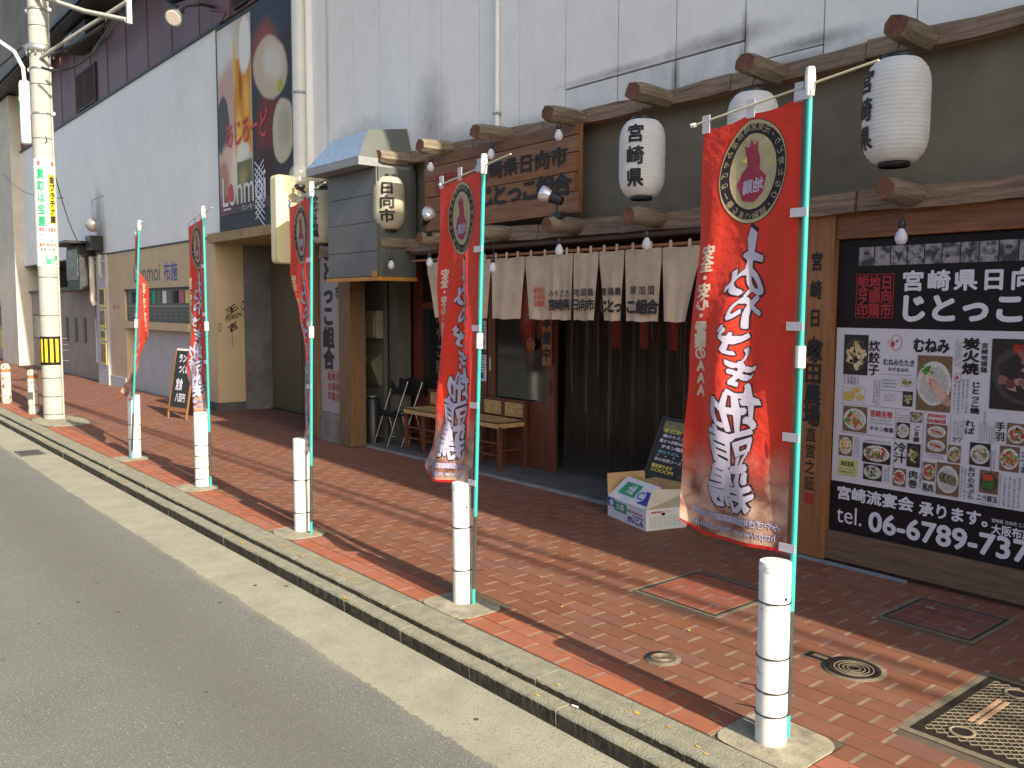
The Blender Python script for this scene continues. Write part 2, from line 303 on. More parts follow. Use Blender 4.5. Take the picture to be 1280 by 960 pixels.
# ---------------------------------------------------------------- mesh helpers
class MB:
    def __init__(s): s.v = []; s.f = []; s.mi = []; s.sm = []
    def add(s, vs, fs, mi=0, smooth=False):
        o = len(s.v); s.v += [tuple(v) for v in vs]
        for q in fs: s.f.append([i+o for i in q]); s.mi.append(mi); s.sm.append(smooth)
        return s
    def box(s, x0, x1, y0, y1, z0, z1, mi=0, bev=0.):
        if bev:
            e = bev; vs = []; 
            for z, k in ((z0, 0), (z0+e, 1), (z1-e, 1), (z1, 0)):
                a = 0 if k else e
                for dx, dy in ((x0+a, y0+a), (x1-a, y0+a), (x1-a, y1-a), (x0+a, y1-a)): vs.append((dx, dy, z))
            fs = [(3, 2, 1, 0), (12, 13, 14, 15)]
            for l in range(3):
                for i in range(4): fs.append((l*4+i, l*4+(i+1) % 4, l*4+4+(i+1) % 4, l*4+4+i))
            return s.add(vs, fs, mi)
        vs = [(x0, y0, z0), (x1, y0, z0), (x1, y1, z0), (x0, y1, z0), (x0, y0, z1), (x1, y0, z1), (x1, y1, z1), (x0, y1, z1)]
        return s.add(vs, [(3, 2, 1, 0), (4, 5, 6, 7), (0, 1, 5, 4), (1, 2, 6, 5), (2, 3, 7, 6), (3, 0, 4, 7)], mi)
    def obox(s, c, ax, ay, az, mi=0):
        """oriented box: centre and three half axes"""
        c, ax, ay, az = map(Vector, (c, ax, ay, az)); vs = []
        for k in (-1, 1):
            for i, j in ((-1, -1), (1, -1), (1, 1), (-1, 1)): vs.append(c+ax*i+ay*j+az*k)
        return s.add(vs, [(3, 2, 1, 0), (4, 5, 6, 7), (0, 1, 5, 4), (1, 2, 6, 5), (2, 3, 7, 6), (3, 0, 4, 7)], mi)
    def tube(s, pts, rad, n=10, mi=0, cap=True, smooth=True):
        pts = [Vector(p) for p in pts]; rad = rad if isinstance(rad, (list, tuple)) else [rad]*len(pts)
        vs = []; fs = []; prev = None
        for i, p in enumerate(pts):
            t = (pts[min(i+1, len(pts)-1)]-pts[max(i-1, 0)]).normalized()
            a = prev if prev else (Vector((0, 0, 1)) if abs(t.z) < .9 else Vector((1, 0, 0)))
            x = (a-t*a.dot(t)).normalized(); y = t.cross(x); prev = x
            for k in range(n):
                q = 2*PI*k/n; vs.append(p+(x*math.cos(q)+y*math.sin(q))*rad[i])
        for i in range(len(pts)-1):
            for k in range(n): fs.append((i*n+k, i*n+(k+1) % n, (i+1)*n+(k+1) % n, (i+1)*n+k))
        s.add(vs, fs, mi, smooth)
        if cap:
            s.add(vs[:n], [tuple(reversed(range(n)))], mi); s.add(vs[-n:], [tuple(range(n))], mi)
        return s
    def lathe(s, c, prof, n=20, mi=0, axis='z', smooth=True):
        vs = []; fs = []
        for rr, h in prof:
            for k in range(n):
                q = 2*PI*k/n; a, b = rr*math.cos(q), rr*math.sin(q)
                vs.append((c[0]+a, c[1]+b, c[2]+h) if axis == 'z' else ((c[0]+a, c[1]+h, c[2]+b) if axis == 'y' else (c[0]+h, c[1]+a, c[2]+b)))
        for i in range(len(prof)-1):
            for k in range(n): fs.append((i*n+k, i*n+(k+1) % n, (i+1)*n+(k+1) % n, (i+1)*n+k))
        return s.add(vs, fs, mi, smooth)
    def grid(s, fn, nu, nv, mi=0, smooth=True):
        vs = [fn(i/nu, j/nv) for j in range(nv+1) for i in range(nu+1)]
        fs = [(j*(nu+1)+i, j*(nu+1)+i+1, (j+1)*(nu+1)+i+1, (j+1)*(nu+1)+i) for j in range(nv) for i in range(nu)]
        return s.add(vs, fs, mi, smooth)
    def mesh(s, name, mats):
        m = bpy.data.meshes.new(name); m.from_pydata(s.v, [], s.f)
        for a in (mats if isinstance(mats, (list, tuple)) else [mats]): m.materials.append(a)
        m.polygons.foreach_set('material_index', s.mi); m.polygons.foreach_set('use_smooth', s.sm); m.update()
        return m
    def build(s, name, mats, parent=None, loc=None):
        return link(name, s.mesh(name, mats), parent, loc)
def link(name, me, parent=None, loc=None):
    o = bpy.data.objects.new(name, me); C.objects.link(o)
    if parent is not None:
        o.parent = parent; o.location = -parent_loc(parent) if loc is None else loc
    elif loc is not None: o.location = loc
    return o
def parent_loc(p):
    v = Vector((0, 0, 0)); q = p
    while q is not None: v = v+Vector(q.location); q = q.parent
    return v
def tag(o, label=None, cat=None, group=None, kind=None):
    if label: o['label'] = label
    if cat: o['category'] = cat
    if group: o['group'] = group
    if kind: o['kind'] = kind
    return o
def thing(name, loc, label, cat, group=None):
    o = bpy.data.objects.new(name, None); C.objects.link(o); o.location = loc; o.empty_display_size = .1
    return tag(o, label, cat, group)
def bx(name, b, m, parent=None, bev=0.): return MB().box(*b, bev=bev).build(name, m, parent)
def struct(o): o['kind'] = 'structure'; return o
def copy_tree(o, parent=None):
    c = o.copy(); C.objects.link(c)
    if parent is not None: c.parent = parent
    for ch in list(o.children): copy_tree(ch, c)
    return c

# ---------------------------------------------------------------- lettering
_tc = bpy.data.curves.new('glyph_source', 'FONT'); _to = bpy.data.objects.new('glyph_source', _tc); C.objects.link(_to)
_tc.resolution_u = 3
_cache = {}
def glyph(s):
    if s not in _cache:
        _tc.body = s; bpy.context.view_layer.update()
        e = _to.evaluated_get(bpy.context.evaluated_depsgraph_get()); m = e.to_mesh()
        _cache[s] = ([(v.co.x, v.co.y) for v in m.vertices], [list(p.vertices) for p in m.polygons]); e.to_mesh_clear()
    return _cache[s]
CAMV = Vector((0, 0, CAMH))
class Ink:
    """flat print: outlines laid out in a plane (a, b), mapped to 3D at the end; every outline lies a hair above the last"""
    def __init__(s): s.v = []; s.f = []; s.mi = []; s.ly = []; s.n = 0
    def put(s, vs, fs, mi=0, ly=None):
        o = len(s.v); s.v += vs; s.f += [[i+o for i in q] for q in fs]; s.mi += [mi]*len(fs); s.ly += [ly if ly is not None else s.n]*len(vs); s.n = (s.n+1) % 9 if ly is None else s.n; return s
    def rect(s, a0, b0, a1, b1, mi=0): return s.put([(a0, b0), (a1, b0), (a1, b1), (a0, b1)], [[0, 1, 2, 3]], mi)
    def poly(s, pts, mi=0): return s.put(list(pts), [list(range(len(pts)))], mi)
    def disc(s, a, b, ra, rb, n=28, mi=0, rot=0., wob=0.):
        ps = []
        for k in range(n):
            q = 2*PI*k/n; w_ = 1+wob*math.sin(3*q+a*40)+wob*.6*math.sin(5*q+b*31)
            x, y = ra*math.cos(q)*w_, rb*math.sin(q)*w_
            ps.append((a+x*math.cos(rot)-y*math.sin(rot), b+x*math.sin(rot)+y*math.cos(rot)))
        return s.poly(ps, mi)
    def ring(s, a, b, ra, rb, t, n=40, mi=0):
        vs = []; fs = []
        for k in range(n):
            q = 2*PI*k/n; vs += [(a+ra*math.cos(q), b+rb*math.sin(q)), (a+(ra-t)*math.cos(q), b+(rb-t)*math.sin(q))]
            fs.append([2*k, (2*k+2) % (2*n), (2*k+3) % (2*n), 2*k+1])
        return s.put(vs, fs, mi)
    def strokes(s, fn, gl, bold, mi):
        """the glyph, thickened by laying shifted copies of it on one another"""
        v, f_ = gl; sh = [(0, 0)]
        if bold > .006:
            m_ = 4 if bold < .03 else 6
            sh += [(bold*math.cos(2*PI*k/m_+.4), bold*math.sin(2*PI*k/m_+.4)) for k in range(m_)]
        for k, (dx, dy) in enumerate(sh): s.put([fn(x+dx, y+dy) for x, y in v], f_, mi, 2+k*.8)
        return s
    def fit(s, txt, a0, b0, a1, b1, bold=.02, mi=0):
        """text stretched into the rectangle"""
        v, f_ = glyph(txt)
        if not v: return s
        x0 = min(p[0] for p in v)-bold; x1 = max(p[0] for p in v)+bold; y0 = min(p[1] for p in v)-bold; y1 = max(p[1] for p in v)+bold
        return s.strokes(lambda x, y: (a0+(x-x0)/(x1-x0)*(a1-a0), b0+(y-y0)/(y1-y0)*(b1-b0)), (v, f_), bold, mi)
    def cell(s, ch, a, b, wd, ht, bold=.03, mi=0, warp=0., rot=0.):
        em = 1.0 if ord(ch[0]) > 255 else .66
        def fn(x, y):
            p = (x-em/2)*wd; q = (y-.36)*ht
            if warp: p += warp*wd*math.sin(y*6+x*3+ord(ch[0])); q += warp*ht*math.sin(x*7+ord(ch[0])*1.3)
            return (a+p*math.cos(rot)-q*math.sin(rot), b+p*math.sin(rot)+q*math.cos(rot))
        return s.strokes(fn, glyph(ch), bold, mi)
    def column(s, txt, a, btop, step, wd, ht, bold=.03, mi=0, warp=0.):
        for i, ch in enumerate(txt): s.cell(ch, a, btop-step*(i+.5), wd, ht, bold, mi, warp)
        return s
    def row(s, txt, a0, b, step, wd, ht, bold=.03, mi=0, warp=0.):
        for i, ch in enumerate(txt): s.cell(ch, a0+step*(i+.5), b, wd, ht, bold, mi, warp)
        return s
    def mesh(s, name, mats, fn, cutu=None, cutv=None):
        vs, fs, mi, ly = [(x, y, l*1e-3) for (x, y), l in zip(s.v, s.ly)], s.f, s.mi, None
        if cutu or cutv:
            bm = bmesh.new(); bv = [bm.verts.new(p) for p in vs]
            for q, k in zip(fs, mi):
                try: bm.faces.new([bv[i] for i in q]).material_index = k
                except ValueError: pass
            x0 = min(p[0] for p in vs); x1 = max(p[0] for p in vs); y0 = min(p[1] for p in vs); y1 = max(p[1] for p in vs)
            for c in (cutu or []):
                if x0 < c < x1: bmesh.ops.bisect_plane(bm, geom=bm.verts[:]+bm.edges[:]+bm.faces[:], dist=1e-7, plane_co=(c, 0, 0), plane_no=(1, 0, 0))
            for c in (cutv or []):
                if y0 < c < y1: bmesh.ops.bisect_plane(bm, geom=bm.verts[:]+bm.edges[:]+bm.faces[:], dist=1e-7, plane_co=(0, c, 0), plane_no=(0, 1, 0))
            bm.verts.index_update(); vs = [tuple(v.co) for v in bm.verts]
            fs = [[v.index for v in q.verts] for q in bm.faces]; mi = [q.material_index for q in bm.faces]; bm.free()
        out = []; e = .01; c0 = vs[len(vs)//2]
        p, pu, pv = Vector(fn(c0[0], c0[1])), Vector(fn(c0[0]+e, c0[1])), Vector(fn(c0[0], c0[1]+e))
        sg = 1 if (pu-p).cross(pv-p).dot(CAMV-p) > 0 else -1
        for x, y, l in vs:
            p, pu, pv = Vector(fn(x, y)), Vector(fn(x+e, y)), Vector(fn(x, y+e)); n = (pu-p).cross(pv-p)
            out.append(tuple(p+n.normalized()*(sg*l*.09)))
        b = MB(); b.v = out; b.f = fs; b.mi = mi; b.sm = [False]*len(fs)
        return b.mesh(name, mats)
    def build(s, name, mats, fn, parent=None, cutu=None, cutv=None): return link(name, s.mesh(name, mats, fn, cutu, cutv), parent)
def wallmap(Y): return lambda a, b: (a, Y, b)

# ================================================================= GROUND
struct(bx('ground', (-300, 300, -300, 300, -.6, -.4), CONCD))
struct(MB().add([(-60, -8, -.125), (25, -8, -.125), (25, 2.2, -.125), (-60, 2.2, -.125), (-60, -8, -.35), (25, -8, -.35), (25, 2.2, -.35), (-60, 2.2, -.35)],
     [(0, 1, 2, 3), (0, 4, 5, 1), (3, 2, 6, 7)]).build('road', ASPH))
# concrete gutter with a ragged edge on the asphalt
g = MB(); N = 3000; vs = []
for i in range(N+1):
    x = -60+66*i/N; e = 2.015+.010*math.sin(x*.9)+.005*math.sin(x*7.3+1)+random.uniform(-.012, .012)
    vs += [(x, e, -.1238), (x, 2.43, -.121)]
g.add(vs, [(2*i, 2*i+2, 2*i+3, 2*i+1) for i in range(N)])
gutter = struct(g.build('gutter', GUT))
# kerbs: two rows of stones, each stone its own piece
def kerb_piece(x0, x1, y0, y1, zt, zb, fillet=.011):
    m = MB(); n = 30 if x0 > -7 else 8; prof = [(y1, zt), (y0+fillet*1.5, zt), (y0+fillet*.5, zt-fillet*.25), (y0+.001, zt-fillet), (y0+.005, zb)]
    rg = []
    for i in range(n+1):
        x = x0+(x1-x0)*i/n
        for k, (y, z) in enumerate(prof):
            j = random.uniform(-.0022, .0022) if k in (2, 3) else 0
            rg.append((x, y+j, z-abs(j)*1.6 if k == 3 else z+j*.3))
    L_ = len(prof)
    m.add(rg, [(i*L_+k, i*L_+k+1, (i+1)*L_+k+1, (i+1)*L_+k) for i in range(n) for k in range(L_-2)], 0, True)
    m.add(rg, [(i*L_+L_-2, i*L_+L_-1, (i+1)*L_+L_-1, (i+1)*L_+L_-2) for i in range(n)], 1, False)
    m.add([rg[k] for k in range(L_)]+[(x0, y1, zb)], [tuple(range(L_+1))]); m.add([rg[n*L_+k] for k in range(L_)]+[(x1, y1, zb)], [tuple(reversed(range(L_+1)))])
    return m
def kerb_row(nm, y0, y1, zt, zb, off):
    base = struct(bx(nm, (-60, 8, y0+.02, y1-.002, zb-.02, zt-.02), MORT))
    x = -.3+off; farm = MB(); cnt = 0
    while x > -58:
        L_ = .6 if cnt < 60 else 1.2
        p = kerb_piece(x-L_+.005, x-.003, y0, y1, zt+random.uniform(-.002, .002), zb)
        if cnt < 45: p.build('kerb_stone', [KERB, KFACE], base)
        else:
            o_ = len(farm.v); farm.v += p.v; farm.f += [[i+o_ for i in q] for q in p.f]; farm.mi += p.mi; farm.sm += p.sm
        x -= L_; cnt += 1
    o = farm.build('distant_kerb_stones', [KERB, KFACE], base); o['kind'] = 'stuff'
    p = kerb_piece(-.297+off, 6, y0, y1, zt, zb).build('kerb_stone', [KERB, KFACE], base)
kerb_row('upper_kerb', 2.48, 2.642, 0., -.06, -.1)
kerb_row('lower_kerb', 2.40, 2.485, -.042, -.14, .12)
# faded yellow paint flecks on the kerb
yp = MB()
for (xa, xb, ya, yb, z) in [(-2.35, -2.1, 2.52, 2.6, .0035), (-2.02, -1.9, 2.52, 2.58, .0035), (-1.8, -1.7, 2.55, 2.62, .0035), (-5.6, -4.9, 2.53, 2.62, .0035), (-4.9, -4.5, 2.53, 2.58, .0035),
                            (-2.75, -2.6, 2.415, 2.45, -.0385), (-6.3, -5.7, 2.41, 2.46, -.0385), (-9.6, -8.6, 2.41, 2.46, -.0385), (-12.5, -10.5, 2.41, 2.47, -.0385), (-13.5, -11.8, 2.52, 2.6, .0035), (-4.45, -4.3, 2.41, 2.44, -.0385)]:
    for k in range(int((xb-xa)*24)):
        cx, cy, rr = random.uniform(xa, xb), random.uniform(ya, yb), random.uniform(.006, .022)
        n = 7; yp.add([(cx+rr*random.uniform(.5, 1.3)*math.cos(2*PI*q/n), cy+rr*.5*random.uniform(.5, 1.2)*math.sin(2*PI*q/n), z+k*2e-5) for q in range(n)], [tuple(range(n))])
o = yp.build('faded_kerb_paint', YSTAIN); tag(o, kind='stuff')

# ---- brick pavement
bed = struct(bx('pavement', (-60, 8, 2.64, 5.24, -.3, -.005), MORT))
PX, PY = .2222, .1144
rows = []
y = 2.655
while y < 5.22: rows.append(y); y += PY
covers = [(-3.36, -2.76, 3.72, 4.32), (-2.24, -1.74, 4.42, 4.93), (-1.56, -.72, 3.28, 4.10)]
pads = [(-1.99, -1.62, 2.64, 2.99), (-3.99, -3.58, 2.64, 2.96), (-5.98, -5.6, 2.64, 2.98), (-8.03, -7.65, 2.64, 2.99), (-9.98, -9.62, 2.64, 2.99), (-14.3, -13.0, 2.64, 3.3)]
holes = covers+pads
def brick_mesh(L_, W_, name, m): return MB().box(-L_/2, L_/2, -W_/2, W_/2, -.02, .0, bev=.002).mesh(name, m)
bricks = []
for ri, y0 in enumerate(rows):
    yc = y0+PY/2
    ph = -1.865 if ri % 2 else -1.755
    k = -8
    while True:
        xa = ph-PX*k; xb = xa+PX; k += 1
        if xb < -42: break
        if xa > 2: continue
        a, b = xa, xb; segs = [(a, b)]
        for hx0, hx1, hy0, hy1 in holes:
            if yc > hy0-PY*.1 and yc < hy1+PY*.1:
                ns = []
                for s0, s1 in segs:
                    if s1 <= hx0 or s0 >= hx1: ns.append((s0, s1))
                    else:
                        if s0 < hx0: ns.append((s0, hx0))
                        if s1 > hx1: ns.append((hx1, s1))
                segs = ns
        for s0, s1 in segs:
            if s1-s0 > .03: bricks.append((s0, s1, yc, ri))
def size_in_view(b):
    c = Vector(((b[0]+b[1])/2, b[2], 0)); d = c-Vector((0, 0, CAMH)); dep = d.dot(f)
    if dep < .3: return -1
    px = 640+1089*d.dot(r2)/dep; py = 480-1089*d.dot(u2)/dep
    if px < -30 or px > 1310 or py > 990: return -1
    return 1/dep**2
bricks.sort(key=size_in_view, reverse=True)
shared = {}; jm = MB()
far1 = MB(); far2 = MB()
for i, (s0, s1, yc, ri) in enumerate(bricks):
    new = ri < 2
    L_ = s1-s0-.014; W_ = PY-.005
    jm.box(s1-.0075, s1+.0075, yc-W_/2, yc+W_/2, -.02, -.0012)
    zz = random.uniform(-.0008, .0008)
    if i < 298:
        key = (round(L_, 3), new)
        if key not in shared: shared[key] = brick_mesh(L_, W_, 'brick', BRKN if new else BRK)
        o = link('brick', shared[key], bed, Vector(((s0+s1)/2, yc, zz)))
        o.rotation_euler = (random.uniform(-.003, .003), random.uniform(-.003, .003), random.uniform(-.004, .004))
    else:
        (far1 if new else far2).box((s0+s1)/2-L_/2, (s0+s1)/2+L_/2, yc-W_/2, yc+W_/2, -.02, zz, bev=.003 if s0 > -14 else 0)
o = jm.build('cross_joints', JOINTM, bed); o['kind'] = 'stuff'
o = far1.build('distant_new_bricks', BRKNI, bed); o['kind'] = 'stuff'
o = far2.build('distant_bricks', BRKI, bed); o['kind'] = 'stuff'
# concrete pads round the bollards
for i, (x0, x1, y0, y1) in enumerate(pads):
    p = MB(); n = 22; cx, cy = (x0+x1)/2, (y0+y1)/2; vs = []
    for k in range(n):
        q = 2*PI*k/n; ex = 4 if i in (0, 1) else 2.6
        c_, s_ = math.cos(q), math.sin(q)
        vs.append((cx+(x1-x0)/2*abs(c_)**(2/ex)*(1 if c_ > 0 else -1)*random.uniform(.96, 1.04), min(cy+(y1-y0)/2*abs(s_)**(2/ex)*(1 if s_ > 0 else -1)*random.uniform(.96, 1.03), y1+.02), .002))
    vs = [(v[0], max(v[1], 2.644), v[2]) for v in vs]
    p.add(vs, [tuple(range(n))]); p.add(vs+[(v[0], v[1], -.03) for v in vs], [(k, k+n, (k+1) % n+n, (k+1) % n) for k in range(n)])
    p.build('concrete_pad', PAD, bed)
# chamber covers
def brick_cover(x0, x1, y0, y1, lab, frame, tone):
    t = thing('chamber_cover', ((x0+x1)/2, (y0+y1)/2, 0), lab, 'chamber cover', 'brick-filled chamber covers in the pavement')
    bx('mortar_surround', (x0, x1, y0, y1, -.03, -.0003), mat('dark_mortar', (.17, .14, .095), .9, .2, 30.), t)
    a = .022
    fr = MB()
    fr.box(x0+a, x1-a, y0+a, y0+a+.012, -.02, .002).box(x0+a, x1-a, y1-a-.012, y1-a, -.02, .002).box(x0+a, x0+a+.012, y0+a+.013, y1-a-.013, -.02, .002).box(x1-a-.012, x1-a, y0+a+.013, y1-a-.013, -.02, .002)
    fr.build('steel_frame', DSTEEL, t)
    xa, xb, ya, yb = x0+a+.016, x1-a-.016, y0+a+.016, y1-a-.016; n = 4; h = (yb-ya)/n
    for j in range(n):
        L_ = (xb-xa)/2.45; x = xa-(L_*.5 if j % 2 else 0)
        while x < xb-.02:
            s0, s1 = max(x, xa), min(x+L_, xb)
            if s1-s0 > .03: MB().box(s0+.006, s1-.006, ya+j*h+.0035, ya+(j+1)*h-.0035, -.018, .0012, bev=.0015).build('brick', tone, t)
            x += L_
    for (hx, hy) in ((xa+.09, yb-.12), (xb-.09, ya+.12)): bx('lifting_eye', (hx-.025, hx+.025, hy-.012, hy+.012, 0, .004), STEEL, t)
REDB = mat('red_inset_brick', (.25, .070, .042), .7, .12, 14., .002, 150, rnd=.1, dirt=.15)
brick_cover(*covers[0], 'square brick-filled chamber cover left of the nearest bollard, half in sun', DSTEEL, REDB)
brick_cover(*covers[1], 'square brick-filled chamber cover in shade below the menu board', STEEL, mat('dark_inset_brick', (.17, .058, .045), .7, .15, 12., .002, 150, rnd=.15, dirt=.2))
x0, x1, y0, y1 = covers[2]
t = thing('grid_cover', ((x0+x1)/2, (y0+y1)/2, 0), 'large square iron cover with a diamond lattice and two lugs', 'manhole cover')
bx('concrete_surround', (x0, x1, y0, y1, -.03, .001), mat('dark_mortar', (.17, .14, .095), .9, .2, 30.), t)
xi0, xi1, yi0, yi1 = x0+.035, x1-.035, y0+.035, y1-.035
bx('iron_plate', (xi0, xi1, yi0, yi1, -.02, .003), IRON, t)
lt = MB(); e = .035; n = 17; A0, A1, B0, B1 = xi0+e, xi1-e, yi0+e, yi1-e
def clipseg(p, q):
    x_0, y_0 = p; x_1, y_1 = q; t0, t1 = 0., 1.; dx, dy = x_1-x_0, y_1-y_0
    for pp, qq in ((-dx, x_0-A0), (dx, A1-x_0), (-dy, y_0-B0), (dy, B1-y_0)):
        if abs(pp) < 1e-9:
            if qq < 0: return None
        else:
            t_ = qq/pp
            if pp < 0: t0 = max(t0, t_)
            else: t1 = min(t1, t_)
    return None if t0 >= t1 else ((x_0+t0*dx, y_0+t0*dy), (x_0+t1*dx, y_0+t1*dy))
Wd = A1-A0
for k in range(-n, n+1):
    for sg in (1, -1):
        c_ = k*Wd/n*1.02; sgm = clipseg(((A0+A1)/2+c_-1, (B0+B1)/2-1*sg*1.0), ((A0+A1)/2+c_+1, (B0+B1)/2+1*sg*1.0))
        if sgm:
            (xa, ya), (xb, yb) = sgm; d_ = Vector((xb-xa, yb-ya, 0)); L_ = d_.length
            if L_ < .02: continue
            d_.normalize(); nn = Vector((-d_.y, d_.x, 0))
            lt.obox(((xa+xb)/2, (ya+yb)/2, .0042), d_*L_/2, nn*.0022, (0, 0, .0012 if sg > 0 else .0009))
o = lt.build('lattice', SAND, t); o['kind'] = 'stuff'
for (lx, ly) in ((xi0+.15, yi0+.11), (xi0+.15, yi1-.11)):
    lg = MB(); lg.lathe((lx, ly, .0), [(.05, .005), (.05, .009), (.036, .009), (.036, .006)], 20); lg.build('lug_rim', SAND, t)
    MB().lathe((lx, ly, 0), [(.036, .0072), (.0001, .0072)], 20).build('lug', IRON, t)
bx('name_plate', (xi0+.30, xi0+.45, yi0+.30, yi0+.40, .003, .0075), IRON, t)
MB().obox((xi0+.13, (y0+y1)/2, .006), (.008, 0, 0), (0, .15, 0), (0, 0, .0015)).obox((xi0+.16, (y0+y1)/2, .006), (.008, 0, 0), (0, .15, 0), (0, 0, .0015)).build('groove_bar', mat('tan_bar', (.40, .25, .14), .8), t)
def round_cover(cx, cy, rr, lab, tab, lm=IRON):
    t = thing('water_valve_cover', (cx, cy, 0), lab, 'valve cover', 'small iron valve covers')
    s_ = MB(); s_.lathe((cx, cy, 0), [(rr+.022, -.01), (rr+.022, .0025), (rr*.5, .0025), (.0001, .0025)], 32)
    if tab: s_.box(cx-rr-.13, cx-rr+.04, cy-.045, cy+.045, -.01, .0021)
    s_.build('mortar_ring', mat('dark_mortar', (.17, .14, .095), .9, .2, 30.), t)
    MB().lathe((cx, cy, 0), [(rr, .0), (rr, .005), (rr*.8, .006), (rr*.78, .0035), (.0001, .0035)], 32).build('iron_lid', lm, t)
    g_ = MB()
    for k in range(1, 5):
        q = rr*.16*k+.006; g_.lathe((cx, cy, 0), [(q, .0032), (q, .0062), (q+rr*.06, .0062), (q+rr*.06, .0032)], 28)
    g_.build('raised_rings', SAND, t)
    if tab:
        MB().box(cx-rr-.115, cx-rr+.02, cy-.034, cy+.034, 0, .0055).build('hinge_tab', IRON, t)
        MB().box(cx-rr-.085, cx-rr-.015, cy-.014, cy+.014, 0, .0075).build('hinge_slot', SAND, t)
round_cover(-1.955, 3.67, .118, 'round iron cover with a square hinge tab, right of the nearest bollard', True)
round_cover(-2.585, 3.085, .064, 'small round iron cover left of the nearest bollard', False, mat('brown_iron', (.14, .10, .075), .6, .3, 40., metal=.3))
# drain slot in gutter
t = thing('road_drain', (-11.6, 2.2, -.12), 'dull rectangular gutter drain before the utility pole', 'drain')
bx('frame', (-11.85, -11.4, 2.05, 2.32, -.121, -.115), CONCD, t); 
for k in range(6): bx('bar', (-11.8+.065*k, -11.77+.065*k, 2.07, 2.30, -.115, -.112), DSTEEL, t)
# litter
lm = MB()
for (x, y_) in [(-3.88, 3.47), (-3.1, 3.43), (-2.98, 3.4), (-2.73, 3.46), (-2.68, 2.51), (-4.1, 3.86), (-3.4, 3.2), (-2.95, 3.33)]:
    a_ = random.uniform(0, 6); d_ = Vector((math.cos(a_), math.sin(a_), 0))*.016; n_ = Vector((-d_.y, d_.x, 0))*.5
    p_ = Vector((x, y_, .004)); lm.add([p_-d_, p_+n_, p_+d_+Vector((0, 0, .004)), p_-n_], [(0, 1, 2, 3)])
tag(lm.build('fallen_leaves', LEAF), kind='stuff')
# pale and dark stones showing in the worn asphalt near the camera
for nm, col, n_, sd_ in (('pale_road_chips', (.34, .33, .29), 5200, 11), ('dark_road_chips', (.075, .075, .072), 4200, 12)):
    rg = random.Random(sd_); cm = MB()
    for k in range(n_):
        x, y_ = -.2-9.5*rg.random()**1.4, rg.uniform(-1.2, 2.0); rr = rg.uniform(.0018, .0042)*(1.6 if rg.random() < .08 else 1); q0 = rg.random()*3
        cm.add([(x+rr*rg.uniform(.6, 1.4)*math.cos(q0+q*PI/2.5), y_+rr*rg.uniform(.6, 1.4)*math.sin(q0+q*PI/2.5), -.1243) for q in range(5)], [tuple(range(5))])
    tag(cm.build(nm, mat(nm+'_stone', col, .9, .2)), kind='stuff')
# dark gum spots and a cigarette end
gm = MB()
for k in range(46):
    x, y_ = random.uniform(-14, -.9), random.uniform(-.6, 2.35); rr = random.uniform(.006, .016)
    z = -.1238 if y_ < 1.98 else -.1195
    gm.add([(x+rr*random.uniform(.7, 1.3)*math.cos(q*PI/5), y_+rr*random.uniform(.7, 1.3)*math.sin(q*PI/5), z) for q in range(10)], [tuple(range(10))])
tag(gm.build('gum_spots_litter', mat('old_gum', (.07, .066, .06), .9, .2)), kind='stuff')
MB().tube([(-2.56, 2.475, -.036), (-2.53, 2.48, -.036)], .004, 8).build('cigarette_end', WPLAS)
tag(bpy.data.objects['cigarette_end'], 'tiny white cigarette end lying on the lower kerb', 'litter')

# ================================================================= BOLLARDS
def bollard(cx, cy, h, rr, ties, lab, hole=True):
    t = thing('bollard', (cx, cy, 0), lab, 'bollard', 'white steel bollards along the kerb')
    MB().lathe((0, 0, 0), [(rr, 0), (rr, h-.002), (rr-.002, h)], 36).lathe((0, 0, 0), [(rr-.002, h), (.0001, h)], 36, smooth=False).build('post', WPAINT, t, Vector((0, 0, 0)))
    MB().lathe((0, 0, 0), [(rr+.0015, h-.034), (rr+.0015, h-.030), (rr+.001, h-.012)], 32).build('cap_rim', WPLAS, t, Vector((0, 0, 0)))
    if hole:
        a_ = math.radians({-1.812: -12, -3.815: -5}.get(cx, -15)); d_ = Vector((math.cos(a_), math.sin(a_), 0)); MB().tube([d_*(rr-.004)+Vector((0, 0, h-.13)), d_*(rr+.0012)+Vector((0, 0, h-.13))], .0065, 12).build('bolt_hole', BLK, t, Vector((0, 0, 0)))
    for z, tail in ties:
        b_ = MB(); b_.lathe((0, 0, z), [(rr+.001, -.0025), (rr+.004, -.0025), (rr+.004, .0025), (rr+.001, .0025)], 28)
        if tail:
            a_ = math.radians(tail); p0 = Vector((math.cos(a_)*(rr+.003), math.sin(a_)*(rr+.003), z))
            b_.tube([p0, p0+Vector((math.cos(a_), math.sin(a_), .05))*.035, p0+Vector((math.cos(a_+.2), math.sin(a_+.2), .1))*.075], .002, 5)
        b_.build('cable_tie', BLK, t, Vector((0, 0, 0)))
    t.rotation_euler = (random.uniform(-.008, .008), random.uniform(-.01, .01), 0)
    return t
bollard(-1.812, 2.80, .695, .058, [(.545, 0), (.335, 0), (.205, 205), (.115, 200)], 'nearest white bollard, with the mirrored red banner above it')
bollard(-3.815, 2.83, .675, .052, [(.43, 15), (.19, 20)], 'white bollard second from the camera, in front of the wooden doors')
bollard(-5.82, 2.855, .68, .059, [(.38, 200), (.14, 10)], 'white bollard third from the camera, below the red banner beside the cream sign')
bollard(-7.87, 2.875, .68, .064, [(.38, 20), (.28, 0), (.17, 0), (.07, 0)], 'white bollard fourth from the camera, before the sandwich board')
bollard(-9.85, 2.87, .68, .062, [(.36, 0), (.20, 30)], 'farthest of the clean white bollards, banner pole strapped to its front', hole=False)
